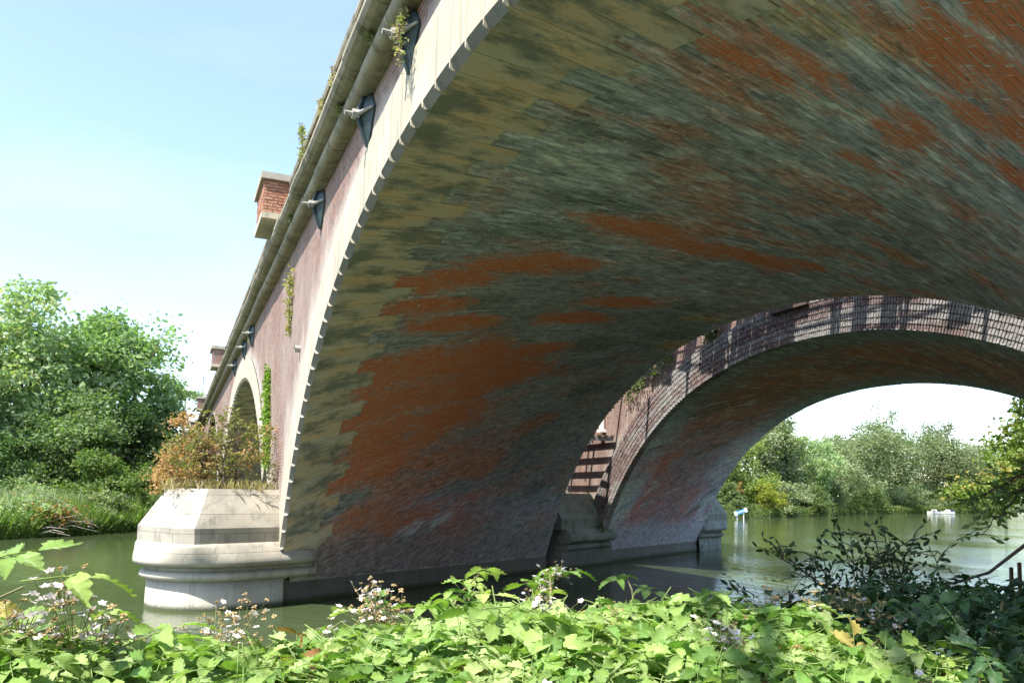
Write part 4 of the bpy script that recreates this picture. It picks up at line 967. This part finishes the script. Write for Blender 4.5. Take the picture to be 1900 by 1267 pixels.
def edge_depth(lx):
    """how far out the thicket reaches, by bearing (lateral / forward)"""
    return np.interp(lx, [-.75, -.5, -.35, -.2, -.08, .05, .25, .4, .55, .8], [2.0, 2.15, 2.35, 2.5, 2.75, 3.1, 3.15, 3.0, 2.9, 3.2])
def canopy(x, y):
    f = x * F2[0] + y * F2[1]; l = x * R2[0] + y * R2[1]; b = l / np.maximum(f, .3)
    top = np.interp(b, [-.75, -.45, -.3, -.15, 0, .2, .4, .6, .8], [2.36, 2.28, 2.25, 2.26, 2.29, 2.30, 2.28, 2.17, 2.0])
    e_ = edge_depth(b); drop = np.clip((f - e_ + .25) / .5, 0, 1.5)
    return top + .10 * (fbm(x * 2.2, y * 2.2, 51) - .5) * 2 - .55 * drop ** 1.6 , f, l, e_
bt = empty('bramble_thicket', (1.8, -.8, 1.2), 'sunlit bramble thicket with white blossom spread across the whole foreground', 'bramble')
btl = Vector(bt.location); g = np.random.default_rng(77)
LP = []
N = 15000
f = g.uniform(.95, 3.6, N) ** 1.0; b = g.uniform(-.78, .80, N); l = b * f; x = f * F2[0] + l * R2[0]; y = f * F2[1] + l * R2[1]
zt, ff, ll, ee = canopy(x, y); ok = (ff < ee + .35); x, y, zt, ff, b = x[ok], y[ok], zt[ok], ff[ok], b[ok]
depth = g.uniform(0, 1, len(x)) ** 1.6 * .34; z = zt - depth + g.normal(0, .02, len(x))
gap = fbm(x * 3.1, y * 3.1, 61, 2); ok = ~((gap > .9) & (b < -.2) & (ff > 1.7)); x, y, z, ff, b, depth = x[ok], y[ok], z[ok], ff[ok], b[ok], depth[ok]
Nn = len(x)
az = g.uniform(0, 2 * math.pi, Nn); pitch = g.normal(.25, .35, Nn); rl = g.normal(0, .35, Nn)
sc_ = g.uniform(.75, 1.35, Nn) * np.clip(ff / 2.1, .6, 1.05)
order = np.argsort(ff * 1.0 + depth * 3)
vis = order[:300]; rest = order[300:]
meshes = {}
def place_leaf(k, col_i, loc, rot, s, par, pl_):
    key = (k, col_i)
    if key not in meshes: meshes[key] = leaf_mesh(k, LEAF_G[col_i])
    o = bpy.data.objects.new('leaf', meshes[key]); COL.objects.link(o); o.parent = par
    o.location = Vector(loc) - pl_; o.rotation_euler = rot; o.scale = (s, s, s); return o
for i in vis:
    place_leaf(int(g.integers(0, 8)), int(g.integers(0, 4)), (x[i], y[i], z[i]), (rl[i], pitch[i], az[i]), float(sc_[i]), bt, btl)
def leaf_stuff(name, idx, X, Y, Z, par, cols, scale=1.0, dark=1.0):
    Vs = []; Ls = []; tot = []; Cs = []; Ts = []; base_n = 0
    for i in idx:
        V, F, T_ = variants[int(g.integers(0, 8))]; e_ = Euler((rl[i % Nn], pitch[i % Nn], az[i % Nn])).to_matrix(); s = sc_[i % Nn] * scale
        Vs.append((V * s) @ np.array(e_).T + (X[i], Y[i], Z[i])); Ls += [j + base_n for f_ in F for j in f_]; tot += [len(f_) for f_ in F]
        c = np.array(cols[int(g.integers(0, len(cols)))]) * g.uniform(.8, 1.2) * dark; Cs.append(np.tile(c, (len(V), 1))); Ts.append(T_); base_n += len(V)
    V = np.concatenate(Vs); me = bpy.data.meshes.new(name); me.vertices.add(len(V)); me.vertices.foreach_set('co', V.astype(np.float32).ravel())
    me.loops.add(len(Ls)); me.loops.foreach_set('vertex_index', np.array(Ls, np.int32)); tot = np.array(tot, np.int32)
    me.polygons.add(len(tot)); me.polygons.foreach_set('loop_start', np.concatenate([[0], np.cumsum(tot)[:-1]]).astype(np.int32)); me.polygons.foreach_set('loop_total', tot)
    me.update(calc_edges=True)
    return finish(me, name, M['leaf_big'], par, np.concatenate(Cs), np.concatenate(Ts), True, 'stuff')
leaf_stuff('foliage', rest, x, y, z, bt, LEAF_G * 14 + [(.40, .34, .10), (.32, .17, .07)])
# canes
mb = MB()
for i in range(46):
    k = int(g.integers(0, Nn)); p0 = np.array((x[k], y[k], 1.2)); a = g.uniform(0, 6.28); p3 = p0 + (math.cos(a) * .7, math.sin(a) * .7, z[k] - 1.2 + .03)
    p3 = p0 + (p3 - p0) * (.45, .45, .97)
    mid = (p0 + p3) / 2 + (0, 0, .1); mb = MB(); mb.tube([p0, mid, p3], [.005, .004, .002], 5); mb.build('cane', M['cane'], bt)
mb = MB(); mb.tube([(1.55, -1.75, 2.18), (1.85, -2.05, 2.22), (2.3, -2.7, 2.2), (2.6, -3.6, 2.05)], [.005, .005, .004, .003], 6); mb.build('cane', M['cane'], bt)
# raised sprays at the edge
def spray(base, tip, n, par, pl_, s=1.0, col=None):
    b0, t0 = np.array(base), np.array(tip); mid = (b0 + t0) / 2 + (0, 0, .05)
    mb = MB(); mb.tube([b0, mid, t0], [.004, .0035, .002], 5); mb.build('cane', M['cane'], par)
    for i in range(n):
        t = (i + 1) / n; p_ = b0 * (1 - t) + t0 * t + (0, 0, .05 * 4 * t * (1 - t)); a = g.uniform(0, 6.28) if i < n - 1 else math.atan2(*(t0 - b0)[1::-1])
        p_ = p_ + (math.cos(a) * .055 * s, math.sin(a) * .055 * s, .01)
        place_leaf(int(g.integers(0, 8)), int(g.integers(0, 4)) if col is None else col, p_, (g.normal(0, .25), g.normal(.1, .25), a), s * g.uniform(.85, 1.2), par, pl_)
for base, tip, n_, s_ in (((1.55, .55, 2.25), (1.70, .24, 2.50), 5, 1.05), ((1.5, .75, 2.3), (1.74, .33, 2.54), 4, 1.1), ((1.7, .5, 2.2), (1.93, .19, 2.40), 5, 1.0), ((2.3, -.75, 2.2), (2.62, -1.02, 2.40), 6, 1.05), ((2.4, -1.2, 2.2), (2.78, -1.38, 2.38), 5, 1.0),
                          ((2.3, -.4, 2.1), (2.72, -.66, 2.28), 4, .95), ((2.5, -1.6, 2.2), (2.8, -1.75, 2.34), 4, .95), ((2.1, -.1, 2.1), (2.35, -.2, 2.25), 5, 1.0), ((1.6, -1.9, 2.15), (1.72, -2.2, 2.16), 5, 1.1), ((2.5, -.9, 2.15), (2.75, -1.05, 2.33), 4, 1.0)):
    spray(base, tip, n_, bt, btl, s_)
# blossom clusters
def blossom_mesh(seed, fresh):
    g_ = np.random.default_rng(seed); mb = MB()
    for i in range(38):
        c0 = g_.normal(0, 1, 3) * (.034, .034, .024); white = g_.uniform() < fresh
        mb.tube([c0 * (.5, .5, 0) - (0, 0, .03), c0], .0008, 3, (.20, .22, .10), cap=False)
        if white:
            nrm = np.array((g_.normal(0, .5), g_.normal(0, .5), 1)); nrm /= np.linalg.norm(nrm); a0 = np.cross(nrm, (1, 0, .1)); a0 /= np.linalg.norm(a0); b0 = np.cross(nrm, a0)
            for k in range(5):
                t = 2 * math.pi * k / 5 + g_.normal(0, .1); d = a0 * math.cos(t) + b0 * math.sin(t); s = a0 * -math.sin(t) + b0 * math.cos(t); r = .0095
                mb.add([c0, c0 + d * r * .6 + s * r * .45 + nrm * .002, c0 + d * r * 1.15 + nrm * .003, c0 + d * r * .6 - s * r * .45 + nrm * .002], [(0, 1, 2, 3)], (.76, .70, .72))
            mb.add([c0 + nrm * .004 + a0 * .003, c0 + nrm * .004 + b0 * .003, c0 + nrm * .004 - a0 * .003, c0 + nrm * .004 - b0 * .003], [(0, 1, 2, 3)], (.45, .42, .2))
        else:
            for k in range(5):
                t = 2 * math.pi * k / 5; d = np.array((math.cos(t), math.sin(t), g_.uniform(-.6, .5))); s = np.array((-math.sin(t), math.cos(t), 0)); r = .0085
                mb.add([c0, c0 + d * r * .5 + s * r * .5, c0 + d * r, c0 + d * r * .5 - s * r * .5], [(0, 1, 2, 3)], tuple(np.array((.50, .32, .17)) * g_.uniform(.6, 1.3)))
            mb.add([c0 + (.004, 0, 0), c0 + (0, .004, 0), c0 - (.004, 0, 0), c0 - (0, .004, 0), c0 + (0, 0, .005)], [(0, 1, 4), (1, 2, 4), (2, 3, 4), (3, 0, 4)], (.22, .24, .08))
    o = mb.build('blossom', M['petal'], None); me = o.data; me['local'] = 1; bpy.data.objects.remove(o); return me
bms = [blossom_mesh(300 + i, fr) for i, fr in enumerate((.6, .3, .1, .4))]
spots = [(1.94, .21, 2.46, 0), (1.97, .27, 2.40, 0), (1.90, .19, 2.40, 1), (2.42, -.21, 2.33, 1), (2.40, -.16, 2.28, 0), (2.72, -.76, 2.27, 1), (2.69, -.70, 2.26, 2), (2.76, -.67, 2.33, 0), (2.79, -1.36, 2.34, 0), (2.76, -1.42, 2.39, 0), (2.80, -1.34, 2.30, 3), (2.24, -1.37, 2.28, 2), (2.36, -2.1, 2.31, 1), (2.24, -2.37, 2.31, 2), (2.51, -.49, 2.25, 0), (2.04, -2.33, 2.28, 2), (1.62, .55, 2.36, 1), (1.66, .50, 2.40, 2), (2.0, .12, 2.38, 0), (2.2, -.15, 2.32, 2), (1.85, .35, 2.42, 1), (2.55, -.62, 2.33, 1)]
for i in range(14):
    k = int(g.integers(0, Nn)); spots.append((x[k], y[k], z[k] + depth[k] + .03, int(g.integers(0, 4))))
for (bx, by, bz, k) in spots:
    o = bpy.data.objects.new('blossom', bms[k]); COL.objects.link(o); o.parent = bt; o.location = Vector((bx, by, bz)) - btl; o.rotation_euler = (R(-.3, .3), R(-.3, .3), R(0, 6)); s = R(.8, 1.25); o.scale = (s, s, s)

# ------------------------------------------------------------------ shaded shrub, sapling branch and railing on the bank under the arch
def twig_plant(name, base, targets, leafL, pal, seed, label, cat, spacing=.035, mat='twig', wdt=.42):
    g_ = np.random.default_rng(seed); e = empty(name, base, label, cat); mb = MB(); P = []; Dv = []
    b0 = np.array(base, float)
    for tg in targets:
        tg = np.array(tg, float); mid = (b0 + tg) / 2 + g_.normal(0, .06, 3) + (0, 0, .03); n = 14
        pts = [(1 - t) ** 2 * b0 + 2 * t * (1 - t) * mid + t * t * tg + g_.normal(0, .006, 3) for t in np.linspace(0, 1, n)]
        mb.tube(pts, list(np.linspace(.008, .002, n)), 5)
        for i in range(4, n):
            for _ in range(2):
                d = g_.normal(0, 1, 3) * (1, 1, .7) + (pts[i] - pts[i - 1]) * 8; d /= np.linalg.norm(d); l = g_.uniform(.06, .22); q_ = pts[i] + d * l
                mb.tube([pts[i], (pts[i] + q_) / 2 + (0, 0, .01), q_], [.003, .002, .001], 4, cap=False)
                m_ = max(2, int(l / spacing))
                for k in range(m_): P.append(pts[i] + d * l * (k + 1) / m_ + g_.normal(0, .004, 3)); Dv.append(d + g_.normal(0, .6, 3))
    mb.build('twigs', M[mat], e)
    P = np.array(P); Dv = np.array(Dv); Dv /= np.linalg.norm(Dv, axis=1)[:, None]; N = len(P); L = (leafL * g_.uniform(.6, 1.25, N))[:, None]
    a = g_.normal(0, 1, (N, 3)); s = np.cross(Dv, a); s /= np.linalg.norm(s, axis=1)[:, None]; nr = np.cross(Dv, s)
    prof = [(0, 0), (.22, .8), (.5, 1), (.78, .62), (1, 0)]
    V = np.zeros((N, 8, 3)); V[:, 0] = P; V[:, 4] = P + Dv * L
    for j, (t, w_) in enumerate(prof[1:4]):
        V[:, 1 + j] = P + Dv * L * t + s * L * wdt * .5 * w_ + nr * L * .06; V[:, 7 - j] = P + Dv * L * t - s * L * wdt * .5 * w_ + nr * L * .06
    pal = np.array(pal); m_ = g_.uniform(0, 1, (N, 1)); c = pal[0] * (1 - m_) + pal[1] * m_
    fast_mesh('leaves', V, 8, [(0, 1, 7), (1, 2, 6, 7), (2, 3, 5, 6), (3, 4, 5)], c, None, M['leaf'], e)
    return e
tg = [(3.27, -3.0, 2.36), (3.30, -2.95, 2.42), (3.22, -3.12, 2.40), (3.16, -3.27, 2.50), (3.10, -3.45, 2.54), (3.06, -3.5, 2.46), (2.99, -3.66, 2.5), (3.1, -3.3, 2.42), (3.2, -3.05, 2.30), (3.0, -3.45, 2.38), (2.9, -3.7, 2.42), (3.05, -3.2, 2.2)]
twig_plant('sapling', (2.95, -3.55, 1.85), tg, .042, [(.022, .05, .02), (.045, .085, .03)], 401, 'shaded sapling with fine pointed leaves reaching out over the river', 'sapling')
twig_plant('sapling', (2.95, -2.75, 1.75), [(3.1, -2.55, 2.16), (3.15, -2.7, 2.2), (3.05, -2.85, 2.22)], .045, [(.022, .05, .02), (.045, .08, .03)], 402, 'small dark twiggy sapling poking up behind the brambles', 'sapling')
twig_plant('hanging_branch', (3.1, -5.2, 3.0), [(3.1, -4.35, 2.5), (3.2, -4.5, 2.62), (3.3, -4.7, 2.74), (3.15, -4.3, 2.66)], .05, [(.09, .16, .04), (.17, .24, .06)], 403, 'leafy branch hanging down over the rail', 'branch', wdt=.5)
# dark ivy and bramble mass in the shade
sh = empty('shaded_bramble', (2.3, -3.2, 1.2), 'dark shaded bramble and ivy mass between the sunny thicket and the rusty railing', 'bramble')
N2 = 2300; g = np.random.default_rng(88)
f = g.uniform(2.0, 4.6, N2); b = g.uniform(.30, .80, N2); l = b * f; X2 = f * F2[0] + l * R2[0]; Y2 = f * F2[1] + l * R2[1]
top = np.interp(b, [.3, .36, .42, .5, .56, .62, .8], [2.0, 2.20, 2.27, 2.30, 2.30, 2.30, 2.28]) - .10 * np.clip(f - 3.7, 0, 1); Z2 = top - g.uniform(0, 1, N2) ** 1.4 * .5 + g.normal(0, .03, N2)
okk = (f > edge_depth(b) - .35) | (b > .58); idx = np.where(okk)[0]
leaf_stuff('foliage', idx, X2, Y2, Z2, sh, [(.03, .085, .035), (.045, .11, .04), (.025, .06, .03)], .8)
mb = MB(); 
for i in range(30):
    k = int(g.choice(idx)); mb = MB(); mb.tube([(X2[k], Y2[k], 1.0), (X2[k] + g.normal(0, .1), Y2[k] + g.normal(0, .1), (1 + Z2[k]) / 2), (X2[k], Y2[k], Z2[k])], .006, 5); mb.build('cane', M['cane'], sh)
# rusty railing
e = empty('rusty_railing', (2.7, -4.1, 1.2), 'rusty steel railing with flat uprights on the bank under the arch', 'railing')
ra, rb_, rc = (2.976, -3.821, 2.227), (2.832, -4.008, 2.311), (2.604, -4.106, 2.54)
mb = MB(); mb.tube([ra, rb_, rc], [.005, .008, .010], 8); mb.build('handrail', M['twig'], e)
for i in range(3):
    top_ = np.array((2.85 - .0195 * i, -4.213 - .0395 * i, 2.333 + .027 * i)); bot = top_.copy(); bot[2] = 1.2
    mb = MB(); mb.box((bot[0] - .005, bot[1] - .011, 1.2), (bot[0] + .005, bot[1] + .011, top_[2]), (1, 1, 1)); mb.build('upright', M['rust'], e)

# tree whose shade falls on the bank under the arch (stands on the near bank behind the path)
S = -np.array(sun_dir); c0 = np.array((3.4, -4.85, 2.1)) + S * 12.5
lob = [(0, 0, 9.9, 2.3, 1.7), (-1.2, -1.0, 9.4, 1.9, 1.4), (1.0, .3, 9.6, 1.5, 1.2)]
tree('overhead_tree', (float(c0[0]) - 2.0, float(c0[1]) + .6, 1.3), 11.5, 5.5, 95, GR, .28, 300, 40, 'tree standing over the path that shades the bank', trunk=.16, lobes=[(a + 2.0, b_ - .6, z_ + 1.4, r_, h_) for a, b_, z_, r_, h_ in lob], clr=.09)

# ------------------------------------------------------------------ small far things
e = empty('channel_sign', (80.7, -67.2, 0), 'tilted blue and white board reading CHANNEL on posts in the water', 'sign')
A = np.array((81.0, -66.6, .70)); B_ = np.array((80.4, -68.0, 1.25)); d = (B_ - A) / np.linalg.norm(B_ - A); upv = np.cross(np.array((-.78, .62, 0)), d); upv = upv / np.linalg.norm(upv); upv = upv if upv[2] > 0 else -upv
nrm = np.cross(d, upv); nrm = nrm if nrm[0] < 0 else -nrm
def board(a, b, h0, h1, t0, t1, nm, mat):
    mb = MB(); V = []
    for tt in (t0, t1):
        for pt, hh in ((a, h0), (b, h0), (b, h1), (a, h1)): V.append(pt + upv * hh + nrm * tt)
    mb.add(V, [(0, 3, 2, 1), (4, 5, 6, 7), (0, 1, 5, 4), (1, 2, 6, 5), (2, 3, 7, 6), (3, 0, 4, 7)]); return mb.build(nm, mat, e)
board(A, B_, -.25, .25, 0, .05, 'panel', M['blue']); board(A - d * .05, A + d * .26, -.27, .27, .055, .11, 'end_panel', M['white']); board(B_ - d * .26, B_ + d * .05, -.27, .27, .055, .11, 'end_panel', M['white'])
fc = bpy.data.curves.new('lettering', 'FONT'); fc.body = 'CHANNEL'; fc.size = .30; fc.extrude = .004; fc.align_x = 'CENTER'; fc.align_y = 'CENTER'; fc.materials.append(M['white'])
fo = bpy.data.objects.new('lettering_curve', fc); COL.objects.link(fo); bpy.context.view_layer.update()
lme = bpy.data.meshes.new_from_object(fo.evaluated_get(bpy.context.evaluated_depsgraph_get())); bpy.data.objects.remove(fo)
if not lme.materials: lme.materials.append(M['white'])
fo = bpy.data.objects.new('lettering', lme); COL.objects.link(fo); fo.parent = e
mid = (A + B_) / 2 + nrm * .062; xdir = Vector(d); zdir = Vector(nrm); ydir = zdir.cross(xdir)
if ydir.z < 0: xdir = -xdir; ydir = zdir.cross(xdir)
mm = Matrix((xdir, ydir, zdir)).transposed().to_4x4(); mm.translation = Vector(mid) - Vector(e.location); fo.matrix_local = mm
for t in (.25, .8):
    p_ = A * (1 - t) + B_ * t; mb = MB(); mb.box((p_[0] + .05, p_[1] - .05, -1), (p_[0] + .15, p_[1] + .05, p_[2])); mb.build('post', M['white'], e)
def boat(name, loc, label, canvas, rz):
    e = empty(name, loc, label, 'boat', 'boats moored at the far bank', rz=rz)
    e.scale = (.62, .62, .62); L, W_ = 4.4, 1.1; mb = MB(); V = []; F = []
    secs = [(-L / 2, .85, .0), (-L / 4, 1, 0), (0, 1, 0), (L / 4, .8, .05), (L * .42, .4, .15), (L / 2, .03, .25)]
    for x_, k, r_ in secs:
        for y_, z_ in ((-W_ * k, .75 + r_), (-W_ * k * .8, .1), (0, -.12), (W_ * k * .8, .1), (W_ * k, .75 + r_)): V.append((x_, y_, z_))
    for i in range(len(secs) - 1):
        for j in range(4): F.append((i * 5 + j, i * 5 + j + 1, i * 5 + 6 + j, i * 5 + 5 + j))
        F.append((i * 5, i * 5 + 5, i * 5 + 9, i * 5 + 4))
    F.append((0, 4, 3, 2, 1)); 
    def loc_build(mb, nm, mat):
        o = mb.build(nm, mat, None); o.parent = e; return o
    mb.add(V, F); loc_build(mb, 'hull', M['white'])
    mb = MB(); mb.add([(-.9, -.8, .78), (1.1, -.6, .78), (1.1, .6, .78), (-.9, .8, .78), (-.7, -.65, 1.5), (.5, -.5, 1.5), (.5, .5, 1.5), (-.7, .65, 1.5)], [(0, 1, 5, 4), (1, 2, 6, 5), (2, 3, 7, 6), (3, 0, 4, 7), (4, 5, 6, 7)]); loc_build(mb, 'cabin', M['white'])
    mb = MB(); mb.box((-.6, -.76, 1.0), (.6, .76, 1.3)); loc_build(mb, 'window', M['glass'])
    mb = MB(); mb.box((-2.1, -.85, .76), (-1.0, .85, 1.35 if canvas else .95)); loc_build(mb, 'cockpit_cover', M['navy']); return e
boat('cabin_boat', (120.0, -152.8, 0), 'small white cabin boat with a low dark stern, the one nearer the channel board', False, .75)
boat('cabin_boat', (118.9, -155.6, 0), 'white cabin boat with raised navy canvas, moored past the other boat', True, .55)
e = empty('overhead_line_mast', (86.8, -1.0, 0), 'grey overhead line portal beyond the end of the parapet', 'mast')
for a, b_, r_, nm in (((86.8, -1.0, 2), (86.8, -1.0, 12.7), .09, 'post'), ((86.8, -1.0, 12.6), (86.2, -4.6, 12.5), .08, 'beam'), ((86.8, -1.0, 12.1), (86.6, -2.0, 12.5), .04, 'brace'), ((86.0, -2.6, 12.6), (86.0, -2.6, 14.4), .05, 'upper_post'), ((86.0, -2.6, 14.2), (86.0, -3.2, 14.2), .04, 'arm')):
    mb = MB(); mb.tube([a, b_], r_, 6); mb.build(nm, M['greysteel'], e)
